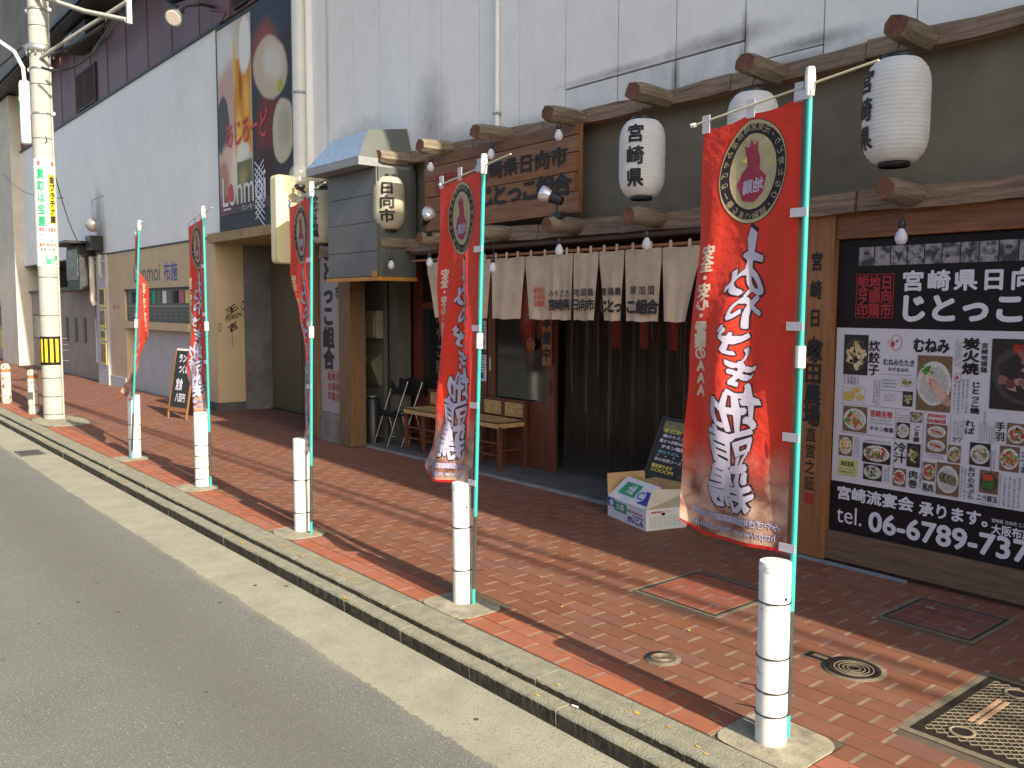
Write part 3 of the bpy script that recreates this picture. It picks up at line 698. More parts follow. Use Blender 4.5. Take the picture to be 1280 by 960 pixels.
for i, (cx, cy, h, lab) in enumerate([(-14.85, 2.87, .68, 'chipped rusty bollard with a grey patch beside the utility pole'), (-16.72, 2.83, .67, 'chipped rusty bollard with an orange band, farthest along the kerb')]):
    t = thing('rusty_bollard', (cx, cy, 0), lab, 'bollard', 'chipped bollards beyond the utility pole')
    rr = .075
    MB().lathe((0, 0, 0), [(rr, 0), (rr, h-.06), (rr*.8, h-.015), (rr*.4, h), (.0001, h)], 20).build('post', ABRASED, t, Vector((0, 0, 0)))
    MB().lathe((0, 0, 0), [(rr+.002, h-.14), (rr+.002, h-.09)], 20).build('band', mat('rust_orange', (.42, .17, .05), .8, .3, 40.), t, Vector((0, 0, 0)))
    if i == 0: MB().obox((rr*.72, -rr*.72, .28), (.035, .035, 0), (.003, -.003, 0), (0, 0, .055)).build('grey_patch', CONCD, t, Vector((0, 0, 0)))

# ================================================================= BANNERS
def lerp_keys(keys, v):
    for (a, *p), (b, *q) in zip(keys, keys[1:]):
        if v <= b:
            t_ = (v-a)/(b-a); t_ = t_*t_*(3-2*t_); return [x+(y_-x)*t_ for x, y_ in zip(p, q)]
    return keys[-1][1:]
BRUSH_L = mat('banner_white_ink', (.62, .57, .70), .6, .02, trans=.35)
BRUSH_C = mat('banner_cream_ink', (.85, .72, .58), .6, .02, trans=.35)
BRUSH_D = mat('banner_dark_ink', (.022, .012, .016), .6, .02, trans=.15)
EMB_R = mat('emblem_red', (.45, .05, .10), .6, .1, 40., trans=.3)
EMB_B = mat('emblem_beige', (.60, .50, .30), .6, .1, 40., trans=.3)
def banner(base, top, keys, H, lab, arm, zt, slope, seed):
    """keys: v, direction angle, width, ripple amplitude, ripple phase"""
    bp, tp = Vector(base), Vector(top)
    t = thing('banner_flag', tuple(bp), lab, 'banner', 'red shop banners along the kerb')
    def pole(z): return bp+(tp-bp)*((z-bp.z)/(tp.z-bp.z))
    MB().tube([bp, pole(.09)], .0105, 12).build('pole_foot', TEAL, t)
    MB().tube([pole(.09), pole(.5)], .0112, 12).build('lower_pole', GREYP, t)
    MB().tube([pole(.5), tp], .0110, 12).build('pole', TEAL, t)
    MB().tube([pole(1.42), pole(1.50)], .0185, 12).build('joint_collar', WPLAS, t)
    MB().tube([pole(tp.z-.07), pole(tp.z-.005), pole(tp.z+.03)], [.017, .019, .015], 12).build('pole_cap', WPLAS, t)
    th0 = math.radians(keys[0][1])
    d0 = Vector((-math.cos(th0), math.sin(th0), 0)); az = tp.z-.03
    a0 = tp+d0*arm[0]; a0.z = az-slope*arm[0]; a1 = tp-d0*arm[1]; a1.z = az+slope*arm[1]
    MB().tube([a0, a1], .0045, 8).build('cross_arm', mat('cream_fibre_rod', (.62, .58, .42), .4, .05), t)
    MB().tube([a0-d0*.0, a0+d0*.02], .009, 8).build('arm_tip', WPLAS, t)
    def P(s, v, off=0.):
        """s: 0 at the pole, 1 at the free edge; v: 0 top, 1 bottom"""
        z = zt-v*H; th, wd, am, ph = lerp_keys(keys, v); th = math.radians(th)
        d = Vector((-math.cos(th), math.sin(th), 0)); n = Vector((-math.sin(th), -math.cos(th), 0))
        p = pole(z)+d*(.028+s*wd)
        rip = am*(s**.8)*(math.sin(2*PI*(1.15*s+ph+.35*v))+.35*math.sin(2*PI*(2.6*s-1.7*v+ph*2)))*min(1, v*2.2+.25)
        sag = .012*math.sin(PI*((s*2) % 1))*max(0, 1-v*8)
        p = p+n*(rip+off); p.z = z-slope*s*wd*(1-v)-sag+(.05*max(0, (s-.72)/.28)**2 if v > .9 else 0)*(v-.9)*10
        return p
    nu, nv = 30, 70
    b_ = MB().grid(lambda a, c: P(a, c), nu, nv)
    me = b_.mesh('cloth', CLOTH); uvl = me.uv_layers.new(name='UVMap')
    for p in me.polygons:
        for li, vi in zip(p.loop_indices, p.vertices): uvl.data[li].uv = ((vi % (nu+1))/nu, 1-(vi//(nu+1))/nv)
    cl = link('cloth', me, t)
    for k in range(5):
        v = [.0, .245, .49, .735, .985][k]; q = P(0, v, .002); pz = pole(q.z)
        MB().obox((q+pz)/2+Vector((-.006, -.012, 0)), Vector((-.034, 0, 0)), (0, .0015, 0), (0, 0, .016)).build('strap', STRAP, t)
    for k in range(3):
        s = [.03, .5, .97][k]; q = P(s, 0, .002); up = a0+(tp-a0)*(1-s)
        MB().obox(q+Vector((0, 0, .02)), Vector((-.018, 0, 0)), (0, .0015, 0), (0, 0, .035)).build('top_loop', STRAP, t)
    # print; s grows away from the pole, so the camera sees it from the back, mirrored
    cu = [i/nu for i in range(1, nu)]; cv = [-j/nv for j in range(1, nv)]
    SD = -1 if seed == 5 else 1
    mp = lambda o_: (lambda a, b: P(min(max(a, 0), 1), min(max(-b, 0), 1), o_*SD))
    W0 = keys[0][2]; su = 1/W0; sv = 1/H
    I = Ink(); cx, cy, ra, rb = .46, -.13, .34, .118
    I.disc(cx, cy, ra, rb, 36); I.build('emblem_ground', BRUSH_D, mp(.0012), cl, cu, cv)
    I = Ink(); I.ring(cx, cy, ra*.985, rb*.985, .008, 40); I.ring(cx, cy, ra*.70, rb*.72, .008, 40)
    txt = '宮崎県産みやざき一番うまい地鶏・ひなた地どり・元気'
    for k, ch in enumerate(txt):
        q = PI*.5-2*PI*k/len(txt); a_, b2 = cx+ra*.84*math.cos(q), cy+rb*.85*math.sin(q)
        v_, f_ = glyph(ch); ex = []
        for x, y_ in v_:
            p_, q_ = (x-.5)*.030, (y_-.36)*.030; rt = q-PI/2
            ex.append((a_+(p_*math.cos(rt)-q_*math.sin(rt))*su, b2+(p_*math.sin(rt)+q_*math.cos(rt))*sv))
        I.put(ex, f_)
    I.build('emblem_ring', EMB_B, mp(.0026), cl, cu, cv)
    I = Ink(); I.disc(cx, cy, ra*.68, rb*.70, 32); I.build('emblem_field', EMB_B, mp(.0020), cl, cu, cv)
    I = Ink()      # plain cockerel head and breast
    I.poly([(cx+ra*a, cy+rb*b) for a, b in [(-.30, -.45), (-.05, -.60), (.30, -.52), (.48, -.20), (.32, .02), (.16, .12), (.20, .30), (.05, .42), (-.14, .40), (-.22, .22), (-.20, .02), (-.40, -.15)]])
    I.poly([(cx+ra*a, cy+rb*b) for a, b in [(.20, .30), (.26, .52), (.12, .46), (.06, .62), (-.04, .48), (-.14, .58), (-.16, .40), (.05, .36)]])
    I.build('emblem_bird', EMB_R, mp(.0032), cl, cu, cv)
    I = Ink(); I.poly([(cx+ra*a, cy+rb*b) for a, b in [(.18, .30), (.36, .24), (.18, .18)]]); I.build('emblem_beak', PYEL, mp(.0038), cl, cu, cv)
    I = Ink()
    I.fit('地鶏', cx-ra*.33, cy-rb*.42, cx+ra*.30, cy-rb*.14, .03); I.build('emblem_lettering', BRUSH_L, mp(.0040), cl, cu, cv)
    big = '一みやざき地頭鶏'
    cells = [(.40, -.30, .10, .15), (.48, -.368, .40, .21), (.46, -.452, .33, .19), (.52, -.533, .30, .17), (.46, -.607, .32, .17), (.48, -.692, .40, .23), (.50, -.780, .37, .20), (.50, -.868, .40, .22)]
    for nm, bold, m_, off in (('brush_outline', .058, BRUSH_D, .0012), ('brush_lettering', .024, BRUSH_L, .0032)):
        I = Ink()
        for ch, (a_, b2, w_, h_) in list(zip(big, cells))[1:]:
            I.cell(ch, a_, b2, w_*su*.43, h_*sv*.95, bold, 0, .075)
        d_ = .010 if bold > .05 else 0     # the long brush stroke at the head of the word
        I.poly([(.40-d_, -.27+d_), (.46, -.255+d_), (.49+d_, -.28), (.47+d_, -.325), (.50+d_*.6, -.36-d_*.3), (.43-d_, -.335)])
        I.build(nm, m_, mp(off), cl, cu, cv)
    I = Ink(); I.column('安全・安心・愛護のAAA', .86, -.285, .0305, .060*su, .060*sv, .045); I.build('side_lettering', BRUSH_C, mp(.0012), cl, cu, cv)
    for nm, bold, m_, off in (('address_outline', .03, mat('address_dark', (.04, .04, .12), .6, .1), .0012), ('address_lettering', .0, BRUSH_L, .0026)):
        I = Ink(); I.row('みやざき地頭鶏事業協同組合', .06, -.945, .066, .034*su, .034*sv, bold+.02)
        I.fit('http://www.mijitokko.jp', .10, -.984, .90, -.962, bold+.012); I.build(nm, m_, mp(off), cl, cu, cv)
    return t
banner((-1.788, 2.874, 0), (-1.765, 2.845, 2.46), [(0, -1, .43, .006, .1), (.25, 0, .44, .024, .22), (.55, -4, .47, .045, .30), (.8, -7, .48, .042, .42), (1, -6, .47, .03, .55)], 1.68,
       'largest red banner seen mirrored, spread flat on the nearest teal pole', (.50, .25), 2.395, .13, 1)
banner((-3.748, 2.855, 0), (-3.635, 2.835, 2.40), [(0, 6, .43, .006, .1), (.3, 9, .43, .03, .05), (.6, 10, .42, .05, .12), (.8, 5, .41, .06, .15), (1, -8, .42, .05, .2)], 1.70,
       'red banner in front of the wooden shop sign, lower corner swung out left', (.45, .25), 2.36, .10, 2)
banner((-5.695, 2.86, 0), (-5.59, 2.85, 2.47), [(0, 6, .42, .006, .1), (.25, 9, .42, .02, .1), (.45, 17, .42, .02, .2), (.62, 21.5, .40, .012, .3), (.8, 20, .38, .012, .35), (1, 19, .36, .015, .5)], 1.82,
       'red banner beside the cream sign, twisted to a sliver toward its foot', (.45, .25), 2.41, .10, 3)
banner((-7.80, 2.925, 0), (-7.83, 2.93, 2.50), [(0, 3, .42, .01, .1), (.3, 5, .42, .03, .2), (.55, 3, .42, .04, .3), (.8, -3, .42, .06, .2), (1, 2, .38, .12, .45)], 1.76,
       'red banner in front of the sandwich board, foot billowing like a bag', (.45, .25), 2.43, .10, 4)
banner((-9.75, 2.805, 0), (-9.32, 2.83, 2.48), [(0, 11.5, .42, .01, .1), (.14, 13, .42, .02, .2), (.32, 28, .44, .03, .3), (.6, 30, .44, .03, .35), (.78, 17, .40, .03, .5), (1, 2, .40, .03, .6)], 1.78,
       'farthest red banner, wrapped partly round its leaning teal pole', (.42, .25), 2.42, .10, 5)

# ================================================================= UTILITY POLE
t = thing('utility_pole', (-14.0, 2.98, 0), 'thick concrete utility pole wrapped with a shop sign and yellow stripes', 'utility pole')
PXc, PYc = -14.02, 2.975
def prad(z): return .142-.001*z
def lathe_at(nm, prof, m_, par=t, n=28): return MB().lathe((PXc, PYc, 0), prof, n).build(nm, m_, par)
lathe_at('shaft', [(prad(z), z) for z in (0, 2, 4, 6, 8, 10)]+[(.0001, 10)], POLEC)
for z in (.07, .33, .6, .88, 1.5, 2.05, 4.0, 4.35, 4.75, 5.55): lathe_at('wrap_seam', [(prad(z)+.001, z-.004), (prad(z)+.0035, z-.004), (prad(z)+.0035, z+.004), (prad(z)+.001, z+.004)], DSTEEL)
lathe_at('step_band', [(prad(4.75)+.01, 5.18), (prad(4.75)+.045, 5.2), (prad(4.75)+.05, 5.28), (prad(4.75)+.012, 5.30)], STEEL)
for k in range(12):
    q = 2*PI*k/12; MB().lathe((PXc+.168*math.cos(q), PYc+.168*math.sin(q), 5.18), [(.014, 0), (.018, -.03), (.0001, -.035)], 8).build('band_bolt', STEEL, t)
for z in (4.97, 4.35, 5.78):
    lathe_at('clamp', [(prad(z)+.002, z-.015), (prad(z)+.007, z-.015), (prad(z)+.007, z+.015), (prad(z)+.002, z+.015)], STEEL)
    for sx in (-1, 1): MB().lathe((PXc+sx*(prad(z)+.035)*.77, PYc+sx*(prad(z)+.035)*.64, z), [(.0001, -.03), (.03, -.02), (.03, .02), (.0001, .03)], 10).build('insulator', WPLAS, t)
def polar(lo, hi, z0, z1, nm, m_, dr, par=t, n=16):
    return MB().grid(lambda a, b: (PXc+(prad(z0+(z1-z0)*b)+dr)*math.cos(math.radians(lo+(hi-lo)*a)), PYc+(prad(z0+(z1-z0)*b)+dr)*math.sin(math.radians(lo+(hi-lo)*a)), z0+(z1-z0)*b), n, 1).build(nm, m_, par)
def pmap(dr): return lambda a, b: (PXc+(prad(b)+dr)*math.cos(math.radians(a)), PYc+(prad(b)+dr)*math.sin(math.radians(a)), b)
FA = -12.5     # direction to the camera
wrap = polar(-110, 62, 2.2, 3.72, 'sign_wrap', WPAINT, .006)
cuts = [i*4-110 for i in range(1, 43)]
I = Ink(); I.column('買取は宝屋', -35, 3.58, .165, 42, .15, .04); I.build('green_lettering', PGRN, pmap(.009), wrap, cuts)
I = Ink(); I.rect(5, 2.80, 42, 3.50); I.build('yellow_strip', PYEL2, pmap(.008), wrap, cuts)
I = Ink(); I.column('金プラチナ銀', 23, 3.48, .112, 32, .11, .05); I.build('strip_lettering', INK, pmap(.010), wrap, cuts)
I = Ink(); I.rect(-50, 3.62, -34, 3.68); I.rect(22, 3.62, 36, 3.68); I.row('買取出張鑑定', -54, 2.72, 15, 15, .055, .03); I.row('無料鑑定中', -54, 2.505, 18, 17, .055, .03); I.build('red_lettering', mat('faded_red_ink', (.55, .10, .06), .6), pmap(.009), wrap, cuts)
I = Ink(); I.row('おまかせください', -54, 2.645, 11.5, 12, .05, .02); I.row('わかります', -54, 2.57, 18, 17, .05, .02); I.row('営業時間', -54, 2.44, 20, 17, .045, .02); I.build('small_lettering', PGREY, pmap(.009), wrap, cuts)
I = Ink(); I.rect(-22, 2.23, 46, 2.36); I.build('green_label', PGRN, pmap(.009), wrap, cuts)
I = Ink(); I.row('布施駅', -18, 2.325, 14, 13, .045, .03); I.row('商店街', 2, 2.265, 14, 13, .05, .03); I.build('label_lettering', PWHITE, pmap(.011), wrap, cuts)
gb = polar(-110, 40, .79, 1.20, 'stripe_guard', PBLACK, .006)
I = Ink()
for a in range(-104, 34, 28): I.rect(a, .83, a+15, 1.165)
I.build('yellow_stripe', PYEL2, pmap(.010), gb, cuts)
for z in (.85, 1.0, 1.08, 1.17): MB().tube([(PXc+prad(z)*.8, PYc+prad(z)*.7, z), (PXc+.20, PYc+.17, z)], .007, 6).build('step_pin', STEEL, t)
# cable sheath
MB().tube([(PXc+.12, PYc+.10, 0), (PXc+.115, PYc+.10, 3.9), (PXc+.11, PYc+.10, 6)], .012, 8).build('conduit', POLEC, t)
MB().tube([(PXc+.05, PYc-.1, 5.98), (-12.9, 3.3, 5.56), (-12.15, 3.6, 5.33)], .032, 4).build('upper_brace', POLEC, t)
MB().tube([(PXc+.16, PYc-.02, 5.10), (-13.1, 3.27, 5.33), (-12.12, 3.62, 5.56)], .032, 4).build('lower_brace', POLEC, t)
MB().obox((-12.12, 3.63, 5.50), (.03, 0, 0), (0, .03, 0), (0, 0, .22)).build('brace_bracket', STEEL, t)
# street lamp arm with its ballast case on the road side
t = thing('street_lamp_arm', (-14.23, 2.84, 4.4), 'white curved lamp arm and ballast case strapped to the utility pole', 'street lamp')
bxp = (-14.19, 2.80)
MB().lathe((bxp[0], bxp[1], 3.93), [(.0001, 0), (.065, .01), (.078, .03), (.078, .84), (.065, .88), (.02, .9)], 18).build('ballast_case', WPLAS, t)
MB().tube([(bxp[0], bxp[1], 4.8), (bxp[0]-.01, bxp[1]-.01, 5.0), (bxp[0]-.07, bxp[1]-.10, 5.22), (bxp[0]-.18, bxp[1]-.27, 5.36), (bxp[0]-.4, bxp[1]-.6, 5.5), (bxp[0]-.8, bxp[1]-1.2, 5.55)], .026, 10).build('arm', WPLAS, t)
bx('case_label', (bxp[0]-.03, bxp[0]+.05, bxp[1]-.0815, bxp[1]-.078, 4.4, 4.52), PGRN, t)
for z in (4.05, 4.65): MB().tube([(bxp[0]+.06, bxp[1]+.04, z), (PXc-.15, PYc-.06, z)], .014, 6).build('strap', STEEL, t)
MB().tube([(bxp[0]-1.1, bxp[1]-1.7, 5.52), (bxp[0]-.8, bxp[1]-1.2, 5.56)], [.12, .06], 12).build('lamp_head', WPLAS, t)

# ================================================================= WHITE PANEL WALL OVER THE SHOP
jx = [-10.12, -9.71, -9.12, -8.55, -7.95, -7.37, -6.74, -6.15, -5.55, -4.94, -4.35, -3.74, -3.14, -2.54, -1.94, -1.34, -.74, -.14, .46, 1.06, 1.66, 2.2]
t = tag(bx('panel_wall', (-10.12, 2.2, 5.235, 6.6, 3.18, 8.4), JOINT), 'white fibre-cement panel wall above the restaurant front', 'wall')
wallT = t
STAIN = mat('stained_wall_panel', (.74, .735, .72), .75, .05, 5., .0035, 95, dirt=.4, dirtscale=1.6, dirtcol=(.25, .235, .22))
add_stains(STAIN, [(-5.5, 3.24, .25, .1, .6, GS), (-4.35, 3.35, .05, .2, .8, (.08, .075, .07)), (-3.76, 3.3, .06, .2, .9, (.07, .065, .06)), (-4.1, 3.24, .6, .06, .8, (.09, .08, .08)), (-3.3, 3.24, .5, .08, .7, (.1, .09, .09))])
for a, b in zip(jx, jx[1:]):
    g = .005 if a not in (-5.55, -4.94, -4.35, -3.74) else .006
    if -5.6 < a < -3.8:
        bx('panel', (a+g, b-g, 5.2, 5.235, 3.492, 8.4), WALLW, t, .002)
        bx('panel', (a+g, b-g, 5.2, 5.235, 3.24, 3.478), STAIN, t, .002)
    elif -3.8 < a < -3.2:
        bx('panel', (a+g, b-g, 5.2, 5.235, 3.33, 8.4), WALLW, t, .002); bx('panel', (a+g, b-g, 5.2, 5.235, 3.24, 3.322), STAIN, t, .002)
    else: bx('panel', (a+g, b-g, 5.2, 5.235, 3.2, 8.4), WALLW, t, .002)
p = thing('drain_pipe', (-6.43, 5.16, 3.3), 'thin white pipe running up the panel wall above the wooden sign', 'pipe')
MB().tube([(-6.43, 5.165, 3.3), (-6.43, 5.165, 8.2)], .022, 10).build('pipe_run', WPLAS, p)
for z in (3.42, 4.9, 6.4): MB().box(-6.46, -6.40, 5.135, 5.199, z, z+.02).build('clip', STEEL, p)
p = thing('downpipe', (-10.28, 5.12, 2.4), 'fat white downpipe between the beer poster and the panel wall', 'pipe')
MB().tube([(-10.27, 5.10, 2.9), (-10.27, 5.10, 8.3)], .095, 18).build('pipe_run', mat('pale_pvc', (.66, .66, .63), .4, .05), p)
for z in (4.28, 6.2): MB().lathe((-10.27, 5.10, z), [(.096, 0), (.102, 0), (.102, .03), (.096, .03)], 20).build('clip', STEEL, p)
tag(bx('wall_edge_strip', (-10.165, -10.125, 5.12, 5.24, 3.2, 8.4), WALLW), 'pale corner strip beside the downpipe', 'wall trim')

# plaster band
tag(bx('plaster_band', (-10.1, 2.2, 5.25, 5.7, 2.30, 3.18), PLAST), 'taupe plaster band between the two rows of beams', 'wall')
# beams
def wobble_beam(nm, x0, x1, y0, y1, z0, z1, m_, lab, cat, seg=.98):
    t = thing(nm, ((x0+x1)/2, y0, z0), lab, cat)
    x = x1
    while x > x0+.05:
        a = max(x-seg, x0); dz = random.uniform(-.012, .008); dy = random.uniform(-.015, .01)
        n = 9; b_ = MB(); vs = []
        for i in range(n+1):
            q = a+.004+(x-a-.008)*i/n; w1 = .007*math.sin(q*5.3)+random.uniform(-.003, .003); w2 = .006*math.sin(q*7.1+2)+random.uniform(-.003, .003)
            vs += [(q, y0+dy+w1, z0+dz+w2), (q, y0+dy+w1*.6+.012, z1+dz-w1), (q, y1, z1+dz-w1), (q, y1, z0+dz+w2)]
        fs = [(i*4+k, i*4+(k+1) % 4, (i+1)*4+(k+1) % 4, (i+1)*4+k) for i in range(n) for k in range(4)]+[(0, 1, 2, 3), (n*4+3, n*4+2, n*4+1, n*4)]
        b_.add(vs, [tuple(reversed(q)) for q in fs]); b_.build('beam_length', m_, t); x = a
    return t
wobble_beam('upper_beam', -10.0, 2.1, 5.10, 5.249, 3.145, 3.255, WBEAM, 'long weathered upper beam under the white panels', 'beam')
wobble_beam('lower_beam', -9.9, 2.1, 5.06, 5.249, 2.235, 2.36, WBEAM, 'long weathered lower beam above the curtain and menu board', 'beam')
def log(x, z, top, lab):
    t = thing('log_end_beam', (x, 4.97, z), lab, 'log', 'short logs jutting from the beams')
    b_ = MB(); n = 8 if top else 12; L0, L1 = 4.74+random.uniform(-.02, .02), 5.10
    R_ = []; rr = .075 if top else .068
    rings = 6; vs = []
    for j in range(rings+1):
        y_ = L0+(L1-L0)*j/rings; k_ = .86 if j == 0 else 1
        for i in range(n):
            q = 2*PI*i/n+PI/n; e_ = (1.12 if top and i % 2 == 0 else 1)*(1+.05*math.sin(i*2.1+x*9))
            sx, sz = (1.08, .9) if top else (1.0, 1.0)
            vs.append((x+rr*sx*e_*k_*math.cos(q), y_, z+rr*sz*e_*k_*math.sin(q)+.006*math.sin(y_*9+x)))
    b_.add(vs, [(j*n+i, (j+1)*n+i, (j+1)*n+(i+1) % n, j*n+(i+1) % n) for j in range(rings) for i in range(n)], 0, not top)
    b_.build('log', WLOG, t)
    MB().add([(v[0], v[1]-.001, v[2]) for v in vs[:n]], [tuple(range(n))]).build('end_face', WEND, t)
    return t
xs_u = [-2.44, -3.42, -4.36, -5.27, -6.20, -7.08, -7.86]
nm_ = ['nearest, holding the big right-hand lantern', 'above the largest banner', 'holding the white lantern above the curtain', 'at the right corner of the wooden sign', 'above the middle of the wooden sign', 'at the left corner of the wooden sign', 'holding the lantern beside the zinc hood']
for x, s in zip(xs_u, nm_): log(x, 3.185, True, 'squared upper log '+s)
xs_l = [-2.45, -3.42, -4.36, -5.24, -6.15, -7.08, -7.86]
nm2 = ['under the nearest lantern', 'hidden mostly behind the largest banner', 'under the lantern above the curtain', 'carrying a spotlight below the sign', 'below the middle of the sign', 'left of the second banner, with a spotlight', 'under the lantern by the duct']
for x, s in zip(xs_l, nm2): log(x, 2.305, False, 'round lower log '+s)

# ---------------------------------------------------------------- lanterns
def lantern(x, y_, zc, rr, hh, txt, ang, lab, paper, wd=.12, step=.165, ht=None, hook=.1, bold=.035):
    t = thing('paper_lantern', (x, y_, zc), lab, 'lantern', 'white paper lanterns under the beams')
    n = 24
    def R_(q):     # q -1..1
        return rr*(1-abs(q)**5.5*.38)*(1 if abs(q) < .999 else 1)
    ribs = []
    for k in range(n*3+1):
        q = -1+2*k/(n*3); ribs.append((R_(q)-(.0042 if k % 3 == 0 else 0), q*hh/2))
    ribs = [(rr*.44, -hh/2-.002)]+ribs+[(rr*.44, hh/2+.002)]
    MB().lathe((x, y_, zc), ribs, 36).build('paper_shade', paper, t)
    for s in (-1, 1):
        MB().lathe((x, y_, zc+s*(hh/2+.012)), [(rr*.42, -.014), (rr*.48, -.014), (rr*.48, .016), (rr*.42, .016), (rr*.40, 0)], 24).build('rim', BLK, t)
    MB().tube([(x, y_, zc+hh/2+.02), (x-.01, y_, zc+hh/2+hook*.5), (x+.006, y_, zc+hh/2+hook)], .004, 6).build('wire_hook', DSTEEL, t)
    a0 = math.radians(ang)
    def mp(a, b):
        q = max(-1, min(1, (b-zc)*2/hh)); th = a0+a/rr; R0 = R_(q)+.0035
        return (x+R0*math.cos(th), y_+R0*math.sin(th), b)
    I = Ink(); top = zc+step*len(txt)/2
    I.column(txt, 0, top, step, wd, ht or step, bold)
    cu = [i*.02 for i in range(-8, 9)]; cv = [zc-hh/2+hh*j/16 for j in range(17)]
    I.build('lettering', INK, mp, t, cu, cv)
    return t
lantern(-2.47, 4.86, 2.745, .178, .56, '宮崎県', -127, 'big white lantern at the right, its characters turned to the edge', LANT, .135, .155, .135)
lantern(-3.42, 4.86, 2.74, .165, .55, '宮崎県', -150, 'white lantern mostly hidden behind the largest red banner', LANT, .135, .155, .135)
lantern(-4.37, 4.87, 2.725, .168, .54, '宮崎県', -66, 'white lantern with three bold characters above the curtain', LANT, .135, .155, .135)
lantern(-7.86, 4.88, 2.71, .168, .53, '日向市', -38, 'cream lantern with three bold characters in front of the grey duct', LANTC, .17, .14, .135)
lantern(-9.28, 4.90, 2.68, .175, .60, 'みやざき地鶏', -68, 'aged cream lantern with small characters left of the grey duct', LANTC, .085, .08, .085)

# ---------------------------------------------------------------- bulbs
def bulb(x, y_, z, zl, lab):
    t = thing('hanging_bulb', (x, y_, z), lab, 'light bulb', 'bare bulbs hanging from the logs')
    MB().lathe((x, y_, z), [(.0001, -.045), (.022, -.04), (.032, -.022), (.034, -.004), (.028, .018), (.016, .036), (.013, .046)], 16).build('glass', BULB, t)
    MB().lathe((x, y_, z), [(.014, .044), (.019, .05), (.019, .085), (.008, .095), (.0001, .095)], 12).build('socket', BLK, t)
    MB().tube([(x, y_, z+.09), (x+.012, y_, (z+.09+zl)/2), (x, y_, zl)], .0035, 5).build('wire', DSTEEL, t)
    return t
for x, z, s in [(-5.17, 3.0, 'under the log at the sign corner'), (-6.03, 2.965, 'in front of the top of the wooden sign'), (-6.95, 2.965, 'left of the wooden sign')]: bulb(x, 4.78, z, 3.11, 'clear bulb hanging '+s)
for x, z, s in [(-2.37, 2.04, 'over the top edge of the menu board'), (-4.23, 2.10, 'over the right part of the linen curtain'), (-5.15, 2.10, 'over the left part of the linen curtain'), (-6.0, 1.985, 'right of the second banner, over the curtain end'),
                (-6.97, 2.07, 'left of the second banner, by the curtain edge'), (-7.66, 2.07, 'in front of the green duct side'), (-8.35, 2.07, 'left of the grey duct by the door column')]: bulb(x, 4.78, z, 2.25, 'clear bulb hanging '+s)

# ---------------------------------------------------------------- spotlights
def spot(p, d, lab, s=1.):
    p = Vector(p); d = Vector(d).normalized(); t = thing('spotlight', tuple(p), lab, 'spotlight', 'spotlights on the logs')
    MB().tube([p-d*.10*s, p-d*.03*s, p], [.035*s, .045*s, .05*s], 14).build('socket', BLK, t)
    MB().tube([p, p+d*.05*s, p+d*.09*s, p+d*.10*s], [.04*s, .06*s, .066*s, .03*s], 16).build('reflector_bulb', mat('silver_bulb', (.75, .76, .8), .15, .03, metal=.5), t)
    MB().tube([p-d*.05*s, p-d*.05*s+Vector((0, 0, -.12*s))], .010*s, 6).build('stem', DSTEEL, t)
    MB().obox(p-d*.05*s+Vector((.03*s, 0, -.13*s)), (.05*s, 0, 0), (0, .03*s, 0), (0, 0, .022*s)).build('base', BLK, t)
spot((-5.27, 4.80, 2.53), (-.75, -.35, .35), 'black spotlight with a silver bulb on the log below the sign')
spot((-7.05, 4.80, 2.50), (.75, -.2, .45), 'black spotlight half hidden left of the second banner')

# ---------------------------------------------------------------- wooden sign board
t = thing('wooden_sign', (-6.3, 5.0, 2.4), 'cedar plank sign with two rows of black brush characters', 'sign')
zs = [2.40, 2.575, 2.735, 2.895, 3.03, 3.135]
def tilt(x): return (x+7.4)*.008
for i in range(5):
    b_ = MB(); x0, x1 = -7.42+random.uniform(-.01, .01), -5.235+random.uniform(-.012, .012)+(.03 if i == 0 else 0)
    vs = []
    for x in (x0, x1):
        for (y_, z) in ((5.03, zs[i]+.004), (5.03, zs[i+1]-.004), (5.06, zs[i+1]-.004), (5.06, zs[i]+.004)): vs.append((x, y_+random.uniform(-.002, .002), z+tilt(x)))
    b_.add(vs, [(0, 4, 5, 1), (1, 5, 6, 2), (2, 6, 7, 3), (3, 7, 4, 0), (0, 1, 2, 3), (7, 6, 5, 4)]); b_.build('plank', WSIGN, t)
bx('backing_batten', (-5.30, -5.22, 5.062, 5.10, 2.42, 3.14), WFRAME, t); bx('backing_batten', (-7.40, -7.3, 5.062, 5.10, 2.42, 3.13), WFRAME, t)
I = Ink(); I.row('宮崎県日向市', -6.585, 2.875, .21, .205, .165, .035, 0, .01); I.row('じとっこ組合', -6.52, 2.645, .205, .235, .195, .05, 0, .015)
I.build('black_lettering', INK, lambda a, b: (a, 5.024, b+tilt(a)), t)
I = Ink(); I.row('地頭鶏日向', -7.25, 2.90, .115, .10, .10, .02); I.row('塚田農場', -7.25, 2.80, .14, .11, .09, .02); I.build('red_lettering', PDRED, lambda a, b: (a, 5.024, b+tilt(a)), t)

